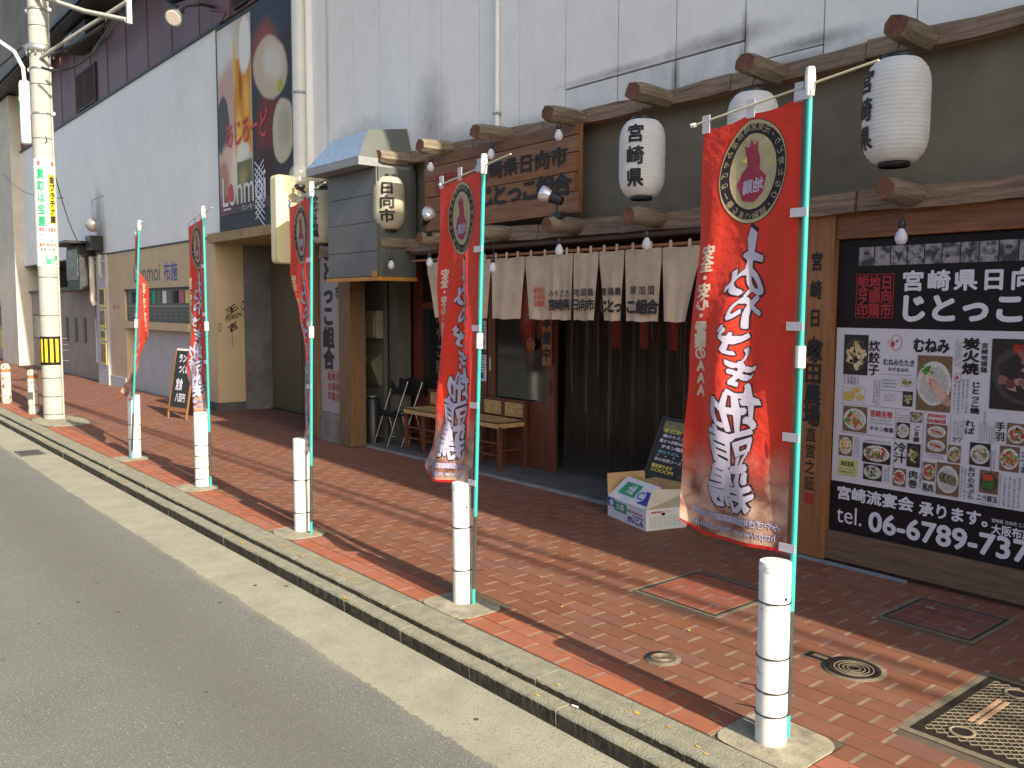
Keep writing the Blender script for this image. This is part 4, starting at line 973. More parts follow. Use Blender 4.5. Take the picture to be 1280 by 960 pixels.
# ---------------------------------------------------------------- zinc hood and duct
t = thing('extractor_hood', (-8.4, 4.9, 3.1), 'zinc hood with sloping sides on the white wall', 'extractor hood')
X0, X1, Y0, Y1 = -9.0, -7.86, 4.53, 5.19; a0, a1, b0 = -8.93, -7.99, 4.72
MB().add([(X0, Y0, 3.16), (X1, Y0, 3.16), (a1, b0, 3.46), (-8.72, b0, 3.46)], [(0, 1, 2, 3)]).build('front_slope', HOODL, t)
MB().add([(X1, Y0, 3.16), (X1, Y1, 3.16), (a1, Y1, 3.53), (a1, b0, 3.46)], [(0, 1, 2, 3)]).build('side_slope', DUCTG, t)
MB().add([(X0, Y1, 3.16), (X0, Y0, 3.16), (-8.72, b0, 3.46), (-8.72, Y1, 3.5)], [(0, 1, 2, 3)]).build('far_slope', DUCT, t)
MB().add([(-8.72, b0, 3.46), (a1, b0, 3.46), (a1, Y1, 3.53), (-8.72, Y1, 3.5)], [(0, 1, 2, 3)]).build('top_sheet', HOODL, t)
bx('rim', (X0-.004, X1+.004, Y0-.004, Y1, 3.075, 3.159), mat('dull_zinc_rim', (.25, .26, .27), .5, .1, 6.), t)
t = thing('duct_casing', (-8.3, 4.95, 2.4), 'grey clad duct casing under the hood with an orange lower edge', 'duct')
bx('core', (-8.86, -7.84, 4.745, 5.19, 1.95, 3.07), JOINT, t)
zz = [1.96, 2.22, 2.52, 2.80, 3.07]
for i in range(4):
    bx('cladding_panel', (-8.875, -7.845, 4.72, 4.744, zz[i]+.003, zz[i+1]-.003), DUCT, t)
bx('side_panel', (-7.838, -7.82, 4.735, 5.19, 1.96, 3.07), DUCTG, t)
bx('edge_trim', (-8.90, -7.80, 4.70, 4.76, 1.915, 1.955), ORNG, t); bx('edge_trim', (-7.87, -7.80, 4.762, 5.19, 1.915, 1.955), ORNG, t)
bx('corner_tab', (-7.90, -7.80, 4.695, 4.699, 1.956, 2.01), ORNG, t)

# ---------------------------------------------------------------- cream light box sign and globe
t = thing('light_box_sign', (-10.2, 4.9, 2.7), 'blank cream light box sticking out beside the zinc hood', 'sign')
b_ = MB(); prof = []
for (cy_, cz, a_) in ((4.70, 2.22, 180), (4.70, 3.19, 90), (5.16, 3.19, 0), (5.16, 2.22, -90)):
    for k in range(5):
        q = math.radians(a_-90*k/4+(0 if a_ != 180 else 90)) if False else math.radians({180: 270, 90: 180, 0: 90, -90: 0}[a_]-90*k/4); prof.append((cy_+.05*math.cos(q), cz+.05*math.sin(q)))
prof = []
for (cy_, cz, st_) in ((4.70, 2.22, 180), (5.16, 2.22, 270), (5.16, 3.19, 0), (4.70, 3.19, 90)):
    for k in range(5): q = math.radians(st_+90*k/4); prof.append((cy_+.05*math.cos(q), cz+.05*math.sin(q)))
n = len(prof); vs = [(-10.20, a, b) for a, b in prof]+[(-10.06, a, b) for a, b in prof]
b_.add(vs, [(i, (i+1) % n, (i+1) % n+n, i+n) for i in range(n)]+[tuple(reversed(range(n)))]); b_.build('casing', CREAMS, t)
fx = [(-10.055, 4.925+(a-4.93)*.965, 2.705+(b-2.705)*.98) for a, b in prof]
MB().add(vs[n:], [tuple(range(n))]).build('back_plate', mat('casing_edge', (.4, .36, .2), .5), t)
MB().add(fx, [tuple(range(n))]).build('face', CREAMS, t)
bx('bracket', (-10.15, -10.10, 5.19, 5.24, 2.4, 2.5), DSTEEL, t); bx('bracket', (-10.15, -10.10, 5.19, 5.24, 2.95, 3.05), DSTEEL, t)
t = thing('globe_lamp', (-9.85, 4.85, 3.2), 'clear glass globe lamp above the cream light box', 'lamp')
MB().lathe((-9.86, 4.87, 3.23), [(.0001, -.125), (.05, -.117), (.095, -.085), (.122, -.03), (.122, .03), (.095, .085), (.05, .117), (.0001, .125)], 24).build('globe', GLOBE, t)
MB().lathe((-9.86, 4.87, 3.095), [(.05, .02), (.07, .0), (.05, -.04), (.02, -.05)], 16).build('lamp_base', BLK, t)
MB().lathe((-9.86, 4.87, 3.17), [(.0001, -.03), (.018, -.02), (.024, 0), (.016, .035), (.0001, .045)], 12).build('inner_bulb', BULB, t)
MB().tube([(-9.86, 4.87, 3.06), (-9.86, 5.0, 3.0), (-9.9, 5.2, 3.0)], .014, 8).build('arm', DSTEEL, t)
t = thing('globe_lamp', (-9.45, 4.9, 3.15), 'smoky glass lamp cover tucked under the hood corner', 'lamp')
MB().lathe((-9.47, 4.93, 3.14), [(.0001, -.07), (.11, -.06), (.13, 0), (.11, .06), (.0001, .07)], 20).build('globe', GLOBE, t)
MB().tube([(-9.47, 4.93, 3.06), (-9.47, 5.2, 3.03)], .02, 8).build('arm', DSTEEL, t)

# ================================================================= ENTRANCE
struct(bx('entrance_slab', (-9.4, -3.30, 5.242, 7.4, -.3, .03), SLABC))
tag(bx('slab_edge', (-9.2, -3.2, 5.205, 5.24, -.2, .018), mat('edge_concrete', (.27, .28, .29), .8, .2, 6.)), 'pale concrete edging strip in front of the entrance', 'edging')
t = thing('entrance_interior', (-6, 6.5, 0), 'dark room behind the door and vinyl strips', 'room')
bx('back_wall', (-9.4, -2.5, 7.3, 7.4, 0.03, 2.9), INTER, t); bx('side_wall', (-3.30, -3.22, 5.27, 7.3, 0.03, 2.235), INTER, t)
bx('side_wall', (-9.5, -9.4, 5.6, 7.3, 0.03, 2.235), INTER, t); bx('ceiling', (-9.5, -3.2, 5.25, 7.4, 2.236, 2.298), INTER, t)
bx('bench', (-5.6, -3.6, 6.9, 7.25, .03, .8), mat('dim_red_brown', (.10, .03, .02), .7), t)
for k in range(7): bx('reflection_tag', (-6.1+.37*k, -6.0+.37*k, 6.4, 6.41, 1.25, 1.75), PRED, t)  # made-up red tags stand in for red reflections in the entrance
# sliding door
t = thing('sliding_door', (-6.73, 5.75, .03), 'brown wooden sliding door with one tall glass pane', 'door')
x0, x1 = -7.27, -6.22
bx('stile', (x0, x0+.12, 5.73, 5.77, .03, 2.15), WDOOR, t); bx('stile', (x1-.12, x1, 5.73, 5.77, .03, 2.15), WDOOR, t)
bx('rail', (x0+.122, x1-.122, 5.733, 5.767, .58, .70), WDOOR, t); bx('rail', (x0+.122, x1-.122, 5.733, 5.767, .03, .12), WDOOR, t); bx('rail', (x0+.122, x1-.122, 5.733, 5.767, 2.05, 2.15), WDOOR, t)
bx('lower_panel', (x0+.122, x1-.122, 5.742, 5.76, .122, .578), WDOOR, t)
bx('pane', (x0+.122, x1-.122, 5.748, 5.756, .702, 2.048), GLASS, t)
bx('handle', (x1-.06, x1-.035, 5.722, 5.729, .80, .94), BLK, t); bx('handle', (x0+.035, x0+.055, 5.722, 5.729, .98, 1.12), CHROME, t)
# side window and reddish frame left of the door
t = thing('side_window', (-7.8, 5.75, .03), 'reddish framed glass panel behind the rush chairs', 'window')
bx('stile', (-8.70, -8.52, 5.73, 5.78, .03, 2.15), mat('dark_red_wood', (.13, .03, .018), .5, .2, 4.), t); bx('stile', (-7.40, -7.29, 5.73, 5.77, .03, 2.15), WDOOR, t)
bx('rail', (-8.518, -7.402, 5.735, 5.765, .50, .60), WDOOR, t); bx('rail', (-8.518, -7.402, 5.735, 5.765, 1.62, 1.70), WDOOR, t)
bx('lower_panel', (-8.518, -7.402, 5.742, 5.76, .03, .498), WDOOR, t); bx('pane', (-8.518, -7.402, 5.748, 5.756, .602, 1.618), GLASS, t); bx('pane', (-8.518, -7.402, 5.748, 5.756, 1.702, 2.15), GLASS, t)
I = Ink(); I.column('みやこ鶏合', -8.18, 1.62, .19, .15, .17, .03); I.build('window_lettering', mat('faint_grey_ink', (.14, .13, .12), .6), wallmap(5.744), t)
for (a, b, c, d, s) in [(-7.395, -7.29, 1.20, 1.50, 'upper paper notice on the door post'), (-7.395, -7.29, .86, 1.14, 'lower paper notice on the door post'), (-8.0, -7.87, .86, 1.12, 'lower paper notice in the side window'), (-8.0, -7.87, 1.22, 1.5, 'upper paper notice in the side window')]:
    n_ = thing('paper_notice', ((a+b)/2, 5.72, c), s, 'notice', 'paper notices by the entrance')
    bx('sheet', (a, b, 5.722, 5.725, c, d), PAPER, n_)
    I = Ink()
    for k in range(9): I.rect(a+.01, d-.03-k*(d-c)/10, b-.012-random.random()*.03, d-.018-k*(d-c)/10)
    I.rect(a+.015, c+.03, a+.06, c+.09, 1); I.build('print', [PGREY, PBLUE], wallmap(5.7205), n_)
# reflected-looking red charm and open/closed board
t = thing('door_plaque', (-6.30, 5.70, 1.3), 'narrow wooden plaque with three characters on the door edge', 'plaque')
bx('board', (-6.37, -6.24, 5.695, 5.71, 1.08, 1.72), WFRAME, t); I = Ink(); I.column('準備中', -6.305, 1.58, .155, .12, .13, .05); I.build('lettering', INK, wallmap(5.692), t)
t = thing('red_charm', (-6.53, 5.70, 1.3), 'round red paper charm hanging on the door glass', 'charm')
MB().lathe((-6.55, 5.71, 1.28), [(.0001, -.004), (.06, -.004), (.06, .004), (.0001, .004)], 18, axis='y').build('disc', PDRED, t)
I = Ink(); I.ring(-6.55, 1.28, .058, .058, .010, 24); I.fit('大', -6.585, 1.245, -6.515, 1.31, .04); I.build('mark', mat('dull_gold', (.35, .22, .06), .5), wallmap(5.703), t)
MB().tube([(-6.56, 5.71, 1.34), (-6.56, 5.71, 1.62)], .007, 6).build('cord', PDRED, t)
# vinyl strip curtain
t = thing('strip_curtain', (-4.9, 5.8, 2.1), 'clear vinyl strip curtain across the dark entrance', 'strip curtain')
bx('rail', (-6.2, -3.35, 5.80, 5.83, 2.10, 2.15), DSTEEL, t)
x = -6.15; k = 0
while x < -3.4:
    wv = .165; ph = random.random()*6
    MB().grid(lambda a, b: (x+a*wv, 5.80+(k % 2)*.012+.010*math.sin(a*PI)+.010*math.sin(b*5+ph), 2.10-b*2.04), 5, 12).build('strip', VINYL, t)
    for q in range(3):
        xe = x+wv*random.random(); za = random.uniform(1.5, 2.1); zb = za-random.uniform(.3, 1.2)
        MB().tube([(xe, 5.792, za), (xe+random.uniform(-.01, .01), 5.789, (za+zb)/2), (xe+.004, 5.792, zb)], random.uniform(.0008, .0018), 4).build('reflection_streak', [mat('pale_streak', (.30, .27, .19), .4), mat('brown_streak', (.16, .08, .04), .4), mat('red_streak', (.25, .04, .02), .4)][(k+q) % 3], t)  # thin tinted lines imitate warm reflections on the vinyl
    x += .145; k += 1
# right door jamb post
tag(bx('entrance_post', (-3.46, -3.235, 5.15, 5.245, .02, 2.232), mat('dark_greenish_wood', (.10, .085, .05), .7, .2, 4., stretch=(12, 12, 1))), 'dark slim post between entrance and menu board', 'post')
t = thing('entrance_poster', (-3.34, 5.14, 1.2), 'yellowish handbills on the dark post behind the largest banner', 'poster')
bx('sheet', (-3.45, -3.26, 5.142, 5.148, 1.32, 1.75), PYEL, t); bx('sheet', (-3.45, -3.26, 5.142, 5.148, .75, 1.25), mat('buff_paper', (.45, .36, .14), .7), t)
I = Ink(); I.disc(-3.36, 1.58, .07, .12); I.build('print', PBLACK, wallmap(5.139), t)
# noren curtain
t = thing('noren_curtain', (-5.7, 5.0, 2.08), 'short linen shop curtain with black characters above the entrance', 'curtain')
MB().tube([(-7.6, 5.0, 2.115), (-3.9, 5.0, 2.105)], .013, 8).build('rod', WFRAME, t)
MB().tube([(-7.6, 4.985, 2.19), (-3.9, 4.985, 2.185)], .02, 6).build('upper_rail', mat('dark_brown_rail', (.06, .03, .02), .6), t)
edges = [(-7.55, -7.18), (-7.17, -6.86), (-6.85, -6.56), (-6.55, -6.24), (-6.23, -5.88), (-5.87, -5.47), (-5.46, -4.97), (-4.96, -4.67), (-4.66, -4.29), (-4.28, -3.98)]
edges = [(-7.5, -6.87), (-6.85, -6.52), (-6.50, -5.97), (-5.96, -5.44), (-5.43, -4.96), (-4.95, -4.52), (-4.51, -4.08)]
edges = [(-7.35, -6.86), (-6.85, -6.50), (-6.49, -5.88), (-5.87, -5.48), (-5.47, -4.98), (-4.97, -4.66), (-4.65, -4.30), (-4.29, -3.98)]
# panels read off the photograph: splits widen towards the hem
pan = [(-7.38, -6.83, -7.36, -6.85), (-6.83, -6.20, -6.60, -6.0+.1), (-6.20, -5.55, -5.82, -5.475), (-5.55, -5.45, -5.475, -5.46)]
tops = [-7.38, -6.86, -6.26, -5.96, -5.47, -4.93, -4.66+.02, -4.18, -3.93]
tops = [-7.38, -6.86, -6.25, -5.47, -4.94, -4.40, -3.95]
hems = [(-7.36, -6.88), (-6.77, -6.25), (-6.05, -5.49), (-5.46, -5.0), (-4.91, -4.45), (-4.35, -4.02)]
hems = [(-7.33, -6.86), (-6.66, -6.30), (-6.17, -5.49), (-5.46, -4.98), (-4.92, -4.67), (-4.63, -4.30)]
spec = [(-7.33, -6.85, -7.33, -6.86), (-6.85, -6.28, -6.64, -6.30), (-6.28, -5.48, -6.02, -5.49), (-5.48, -4.93, -5.47, -4.98), (-4.93, -4.65, -4.90, -4.68), (-4.64, -4.28, -4.62, -4.30), (-4.27, -3.92, -4.25, -4.02)]
# coordinates of hems at Y = 5: 0..6
spec = [(-7.33, -6.76, -7.20, -6.84), (-6.75, -6.30, -6.60, -6.0-.35+.0), (-6.29, -5.83, -6.28, -5.90), (-5.82, -5.46, -5.76, -5.47), (-5.455, -5.22, -5.45, -5.225), (-5.215, -4.93, -5.21, -4.97), (-4.92, -4.65, -4.87, -4.68), (-4.64, -4.28, -4.62, -4.32), (-4.27, -3.92, -4.24, -4.05)]
for i, (ta, tb, ha, hb) in enumerate(spec):
    ph = i*1.3
    def Pn(s, v, off=0., ta=ta, tb=tb, ha=ha, hb=hb, ph=ph):
        q = max(0, (v-.18)/.82)**.8; x0 = ta+(ha-ta)*q; x1 = tb+(hb-tb)*q
        return (x0+(x1-x0)*s, 5.0-off+.014*math.sin(s*5+ph)*v+.006*math.sin(s*14+ph*2)*(.3+v), 2.085-.545*v+.004*math.sin(s*9))
    MB().grid(lambda a, b: Pn(a, b), 12, 10).build('panel', NOREN, t)
    nl = max(2, round((tb-ta)/.16))
    for k in range(nl): xk = ta+(tb-ta)*(k+.5)/nl; bx('loop', (xk-.013, xk+.013, 4.984, 4.987, 2.07, 2.135), NOREN, t)
def ntext(txt, a0, step, z, wd, ht, m_, nm, bold=.04):
    I = Ink(); I.row(txt, a0, z, step, wd, ht, bold); I.build(nm, m_, lambda a, b: (a, 4.974, b), t)
# lettering follows each panel
ntext('みやざき', -5.485, .064, 1.76, .058, .062, INK, 'small_lettering', .02); ntext('地頭鶏', -5.185, .078, 1.765, .068, .068, INK, 'small_lettering', .02); ntext('養鶏農', -4.88, .076, 1.768, .068, .068, INK, 'small_lettering', .02); ntext('家加盟', -4.575, .09, 1.775, .07, .07, INK, 'small_lettering', .02)
ntext('宮崎県', -5.485, .085, 1.665, .095, .10, INK, 'large_lettering', .035); ntext('日向市', -5.20, .085, 1.665, .095, .10, INK, 'large_lettering', .035); ntext('じとっ', -4.885, .08, 1.655, .10, .11, INK, 'large_lettering', .05); ntext('こ組合', -4.605, .108, 1.65, .12, .115, INK, 'large_lettering', .05)
I = Ink()
for k, s in enumerate(('日向市', '地頭鶏', '組合印')): I.column(s, -5.555-.05*k, 1.815, .056, .05, .055, .02)
I.rect(-5.70, 1.818, -5.53, 1.821); I.build('red_seal', PRED, lambda a, b: (a, 4.972, b), t)

# rush chairs
def chair_parts(t):
    W2, D = .165, .33
    for (x, y_) in ((-W2, 0), (W2, 0)): MB().box(x-.017, x+.017, y_, y_+.034, 0, .44).build('leg', WCHAIR, t, Vector((0, 0, 0)))
    for x in (-W2, W2): MB().box(x-.017, x+.017, D, D+.034, 0, .68).build('back_post', WCHAIR, t, Vector((0, 0, 0)))
    b_ = MB(); n = 14
    def S(a, b):
        x = -W2-.012+a*(2*W2+.024); y_ = -.012+b*(D+.03); m_ = max(abs(a-.5), abs(b-.5))*2
        return (x, y_, .475+.012*math.sin(m_*38)*.35-.02*(1-m_)+.006)
    b_.grid(S, n, n); b_.box(-W2-.012, W2+.012, -.012, D+.018, .425, .468)
    b_.build('seat', RUSH, t, Vector((0, 0, 0)))
    MB().box(-W2+.02, W2-.02, D+.006, D+.030, .50, .645, bev=.006).build('back_panel', RUSH, t, Vector((0, 0, 0)))
    MB().box(-W2+.018, W2-.018, D+.010, D+.026, .652, .675).build('back_rail', WCHAIR, t, Vector((0, 0, 0)))
    for z in (.14, .26):
        MB().box(-W2+.018, W2-.018, .010, .024, z, z+.02).build('stretcher', WCHAIR, t, Vector((0, 0, 0)))
    for x in (-W2, W2): MB().box(x-.008, x+.008, .036, D-.002, .19, .21).build('side_stretcher', WCHAIR, t, Vector((0, 0, 0)))
ch0 = thing('rush_chair', (-6.775, 5.34, .03), 'small rush-seat chair nearest the sliding door', 'chair', 'rush-seat chairs in the entrance')
chair_parts(ch0)
for x, s in ((-7.12, 'small rush-seat chair second from the sliding door, behind the banner pole'), (-7.78, 'small rush-seat chair half hidden by the second banner'), (-8.12, 'small rush-seat chair beside the folded metal chairs')):
    c = copy_tree(ch0); c.location = (x, 5.34, .03); c['label'] = s
# folded metal chairs
def metal_chair(x, y_, lab, lean):
    t = thing('folded_chair', (x, y_, .03), lab, 'folding chair', 'folded metal chairs leaning by the entrance')
    for sx in (0, .30):
        MB().tube([(x+sx, y_-.10, .03), (x+sx+lean*.55, y_+.02, .45), (x+sx+lean, y_+.12, .78)], .0085, 8).build('frame_tube', CHROME, t)
        MB().tube([(x+sx+.12, y_+.12, .03), (x+sx+.02+lean*.5, y_+.05, .42)], .0085, 8).build('rear_tube', CHROME, t)
    MB().tube([(x+.02, y_-.06, .12), (x+.32, y_-.06, .12)], .007, 6).build('cross_bar', CHROME, t)
    MB().grid(lambda a, b: (x+lean*.75+a*.32, y_+.07+.03*b+.02*math.sin(a*PI), .62+b*.20-.03*(2*a-1)**2*b), 8, 4).build('back_pad', BLK, t)
    MB().obox((x+.16+lean*.35, y_-.03, .40), (.16, 0, 0), (0, .02, .02), (0, -.01, .014)).build('seat_pad', BLK, t)
metal_chair(-8.93, 5.42, 'folded black and chrome chair next to the ashtray', .10)
metal_chair(-8.78, 5.52, 'folded black and chrome chair behind the front folded one', .10)
# ashtray, boxes on the wall
t = thing('ashtray_stand', (-9.0, 5.36, .0), 'black cylindrical ashtray stand by the door column', 'ashtray')
MB().lathe((-9.03, 5.36, .0), [(.085, 0), (.085, .55), (.06, .57), (.0001, .57)], 22).build('body', BLK, t)
MB().lathe((-9.03, 5.36, .0), [(.05, .571), (.062, .585), (.04, .59), (.0001, .588)], 18).build('lid', STEEL, t)
tag(bx('door_column', (-9.72, -8.98, 5.5, 5.9, 0.03, 2.235), WPANEL), 'grey-green wall strip carrying the meter case', 'wall')
tag(bx('dark_gap_post', (-8.975, -8.90, 5.55, 5.8, 0.03, 2.235), BLK), 'black slot beside the grey-green wall strip', 'post')
tag(bx('pale_post', (-8.895, -8.71, 5.52, 5.7, .03, 2.235), mat('pale_grey_post', (.11, .11, .09), .7, .1, 3.)), 'pale grey post left of the reddish window frame', 'post')
t = thing('meter_case', (-9.1, 5.45, 1.4), 'beige meter case on the grey-green wall strip', 'meter box')
bx('case', (-9.36, -9.0, 5.40, 5.499, 1.27, 1.60), METER, t, .008); bx('lid', (-9.33, -9.03, 5.388, 5.399, 1.30, 1.57), METER, t, .004); bx('side_box', (-9.44, -9.37, 5.43, 5.499, 1.36, 1.48), BLK, t)
t = thing('wall_box', (-9.15, 5.45, .9), 'dark post box below the meter case', 'box')
MB().add([(-9.33, 5.46, .70), (-9.03, 5.46, .70), (-9.03, 5.34, .98), (-9.33, 5.34, .98), (-9.33, 5.499, .72), (-9.03, 5.499, .72), (-9.03, 5.499, 1.10), (-9.33, 5.499, 1.10)],
         [(0, 1, 2, 3), (3, 2, 6, 7), (1, 5, 6, 2), (0, 3, 7, 4), (0, 4, 5, 1)]).build('case', mat('dark_olive_case', (.16, .15, .10), .4, .15, 8.), t)
bx('label', (-9.16, -9.05, 5.37, 5.376, .93, .97), PAPER, t)
t = thing('outlet_box', (-9.2, 5.45, .3), 'small socket box with a cord low on the wall strip', 'socket')
bx('box', (-9.20, -9.08, 5.43, 5.499, .28, .38), METER, t, .005); bx('plug', (-9.22, -9.17, 5.40, 5.45, .24, .30), BLK, t)
MB().tube([(-9.2, 5.42, .24), (-9.25, 5.42, .1), (-9.15, 5.40, .04)], .006, 6).build('cord', BLK, t)

# left timber posts and the vertical sign
for (a, b, s) in [(-10.06, -9.79, 'rough wooden post left of the tall white sign'), (-9.21, -8.94, 'rough wooden post right of the tall white sign')]:
    tag(MB().box(a, b, 5.02, 5.22, 0, 3.0 if a < -9.5 else 2.3, bev=.012).build('timber_post', WPOST), s, 'post', 'wooden posts beside the tall sign')
t = thing('tall_sign', (-9.5, 5.1, .3), 'tall white sign board with black characters and a red seal between posts', 'sign')
bx('board', (-9.78, -9.22, 5.08, 5.12, .36, 2.75), mat('greyed_white_board', (.30, .29, .30), .6, .04), t)
bx('plinth', (-9.785, -9.215, 5.06, 5.2, 0, .355), CONC, t)
I = Ink(); I.column('じとっこ組合', -9.57, 2.45, .262, .28, .26, .06); I.column('日向市', -9.33, 2.36, .22, .13, .16, .03); I.build('black_lettering', INK, wallmap(5.076), t)
I = Ink()
for k, s in enumerate(('日向市', '地頭鶏', '組合印')): I.column(s, -9.36-.10*k, .86, .12, .09, .11, .02)
I.rect(-9.61, .865, -9.31, .870); I.build('red_seal', PDRED, wallmap(5.076), t)

# ---------------------------------------------------------------- cardboard box
t = thing('cardboard_box', (-4.4, 4.97, 0), 'open white and brown vegetable carton on the bricks', 'box')
A = Vector((-4.75, 4.96, 0)); B_ = Vector((-4.21, 4.80, 0)); dX = (B_-A); dXn = dX.normalized(); dY = Vector((-dXn.y, dXn.x, 0))*.36; up = Vector((0, 0, .16))
def quad(nm, p, m_, par=t, th=.004):
    a_, b2, c_, d_ = [Vector(q) for q in p]; n_ = (b2-a_).cross(d_-a_).normalized()*th
    return MB().add([a_, b2, c_, d_, a_-n_, b2-n_, c_-n_, d_-n_], [(0, 1, 2, 3), (7, 6, 5, 4), (0, 4, 5, 1), (1, 5, 6, 2), (2, 6, 7, 3), (3, 7, 4, 0)]).build(nm, m_, par)
fw = quad('front_wall', (A, B_, B_+up, A+up), CARDW)
sw = quad('side_wall', (B_, B_+dY, B_+dY+up, B_+up), CARDW)
quad('back_wall', (A+dY, B_+dY, B_+dY+up, A+dY+up), CARD); quad('far_side_wall', (A+dY, A, A+up, A+dY+up), CARD)
quad('base', (A, B_, B_+dY, A+dY), CARD)
fl = Vector((0, 0, .155))+Vector((.02, .14, 0))
ff = quad('front_flap', (A+up, B_+up, B_+up+fl-dXn*.0, A+up+fl+dXn*.09), CARDW)
quad('side_flap', (B_+up, B_+dY+up, B_+dY+up+Vector((.08, .0, .145)), B_+up+Vector((.02, .05, .15))), mat('pale_inner_card', (.58, .55, .46), .8, .05))
quad('far_flap', (A+dY+up, A+up, A+up+Vector((-.03, .02, .17)), A+dY+up+Vector((-.03, 0, .17))), CARD)
quad('back_flap', (B_+dY+up, A+dY+up, A+dY+up+Vector((0, .1, .10)), B_+dY+up+Vector((0, .1, .10))), CARD)
def planar(P0, ux, uy, off):
    n_ = ux.cross(uy).normalized()*off; return lambda a, b: P0+ux*a+uy*b+n_
ux = dX; uy = up
I = Ink(); I.rect(.02, .55, .20, .95, 1); I.rect(.20, .42, .52, .88, 0); I.fit('大根', .24, .50, .46, .82, .04, 2); I.fit('産地直送', .55, .60, .93, .72, .02, 3); I.fit('だいこん', .55, .12, .95, .42, .05, 1); I.fit('青果野菜', .68, .44, .95, .54, .02, 4)
I.disc(.12, .74, .06, .16, 18, 2)
I.build('front_print', [PGRN, PBLUE, PWHITE, PPINK, PGREY], planar(A, ux, uy, .003), fw)
I = Ink(); I.rect(.15, .25, .60, .80, 0); I.rect(.72, .12, .97, .66, 1); I.disc(.70, .42, .12, .26, 22, 2); I.fit('大根', .30, .32, .50, .74, .04, 2); I.fit('C', .62, .26, .78, .60, .02, 1)
P0 = A+up; tp_ = A+up+fl+dXn*.09
def flapmap(a, b):
    l_ = (A+up).lerp(A+up+fl+dXn*.09, b); r_ = (B_+up).lerp(B_+up+fl, b); n_ = (dX).cross(fl).normalized()*.003; return l_.lerp(r_, a)+n_
I.build('flap_print', [PGRN, PBLUE, PWHITE], flapmap, ff)
I = Ink(); I.fit('徳島県産だいこん', .12, .80, .60, .90, .03, 0)
for k in range(7):
    I.rect(.10, .14+k*.08, .85, .15+k*.08, 1); I.rect(.10+.12*k, .14, .105+.12*k, .64, 1)
I.disc(.42, .74, .05, .07, 10, 2); I.build('side_print', [PRED, mat('faint_green_ink', (.25, .45, .28), .7), BLK], planar(B_, dY, up, .003), sw)
# inner carton
quad('inner_flap', (A+up*1.05+dY*.4+dXn*.10, A+up*1.05+dY*.55+dXn*.38, A+up*1.05+dY*.62+dXn*.42+Vector((-.04, .02, .14)), A+up*1.05+dY*.4+dXn*.14+Vector((-.04, .02, .17))), CARD)
quad('inner_wall', (A+dY*.35+dXn*.26+up*.5, A+dY*.6+dXn*.52+up*.5, A+dY*.6+dXn*.52+up*1.45, A+dY*.35+dXn*.26+up*1.45), CARD)
# second flat carton behind it under the blackboard
t = thing('wooden_crate', (-4.1, 5.32, 0), 'low wooden tray behind the carton, under the blackboard', 'crate')
bx('front_board', (-4.62, -3.75, 5.26, 5.28, .20, .27), CARD, t); bx('front_board', (-4.62, -3.75, 5.26, 5.28, .06, .13), CARD, t); bx('end_board', (-4.64, -4.622, 5.26, 5.50, .02, .27), CARD, t); bx('top_board', (-4.62, -3.75, 5.285, 5.38, .262, .275), CARD, t); bx('end_board', (-3.748, -3.73, 5.26, 5.50, .02, .27), CARD, t)
# blackboard
t = thing('menu_blackboard', (-4.4, 5.45, .28), 'leaning blackboard with handwritten menu behind the carton', 'blackboard')
o0 = Vector((-4.74, 5.40, .28)); ux = Vector((.46, -.02, -.02)); uy = Vector((.075, .13, .46))
def bbq(nm, a0, b0, a1, b1, m_, off, th=.012):
    n_ = ux.cross(uy).normalized(); P_ = lambda a, b: o0+ux*a+uy*b+n_*off
    a_, b2, c_, d_ = P_(a0, b0), P_(a1, b0), P_(a1, b1), P_(a0, b1)
    return MB().add([a_, b2, c_, d_]+[q-n_*th for q in (a_, b2, c_, d_)], [(0, 1, 2, 3), (7, 6, 5, 4), (0, 4, 5, 1), (1, 5, 6, 2), (2, 6, 7, 3), (3, 7, 4, 0)]).build(nm, m_, t)
bbq('slate', 0, 0, 1, 1, mat('slate_black', (.022, .028, .026), .6, .2), 0); bbq('frame_side', -.05, -.03, 0, 1.03, BLK, .004); bbq('frame_side', 1., -.03, 1.05, 1.03, BLK, .004); bbq('frame_top', 0.002, 1., .998, 1.03, BLK, .004); bbq('frame_bottom', 0.002, -.03, .998, 0, BLK, .004)
I = Ink(); I.rect(.05, .80, .95, .97, 3); I.fit('本日おすすめ', .08, .76, .92, .84, .03, 1); I.fit('鶏のたたき', .10, .68, .62, .74, .03, 0); I.fit('黒さつま炭火焼', .06, .59, .66, .65, .05, 0); I.fit('チキン南蛮', .14, .49, .70, .56, .05, 0); I.fit('冷汁うどん', .10, .40, .60, .46, .05, 2); I.fit('・・・・・', .1, .36, .9, .375, .03, 0)
I.fit('飲み放題コース', .08, .27, .70, .33, .02, 0); I.fit('宴会承ります', .06, .15, .55, .22, .05, 1); I.fit('二〇〇〇円', .06, .08, .60, .14, .05, 1); I.fit('ご予約', .72, .06, .90, .12, .03, 4)
n_ = ux.cross(uy).normalized(); I.build('chalk_lettering', [PWHITE, PYEL, mat('chalk_blue', (.2, .5, .6), .8), mat('dull_print', (.25, .27, .12), .7, .3, 30.), PPINK], lambda a, b: o0+ux*a+uy*b+n_*.003, t)
t = thing('wood_plaque', (-4.4, 5.55, .9), 'small tilted wooden plaque above the blackboard', 'plaque')
MB().obox((-4.35, 5.58, .90), (.045, 0, -.01), (0, .01, 0), (.02, 0, .10)).build('board', CARD, t)

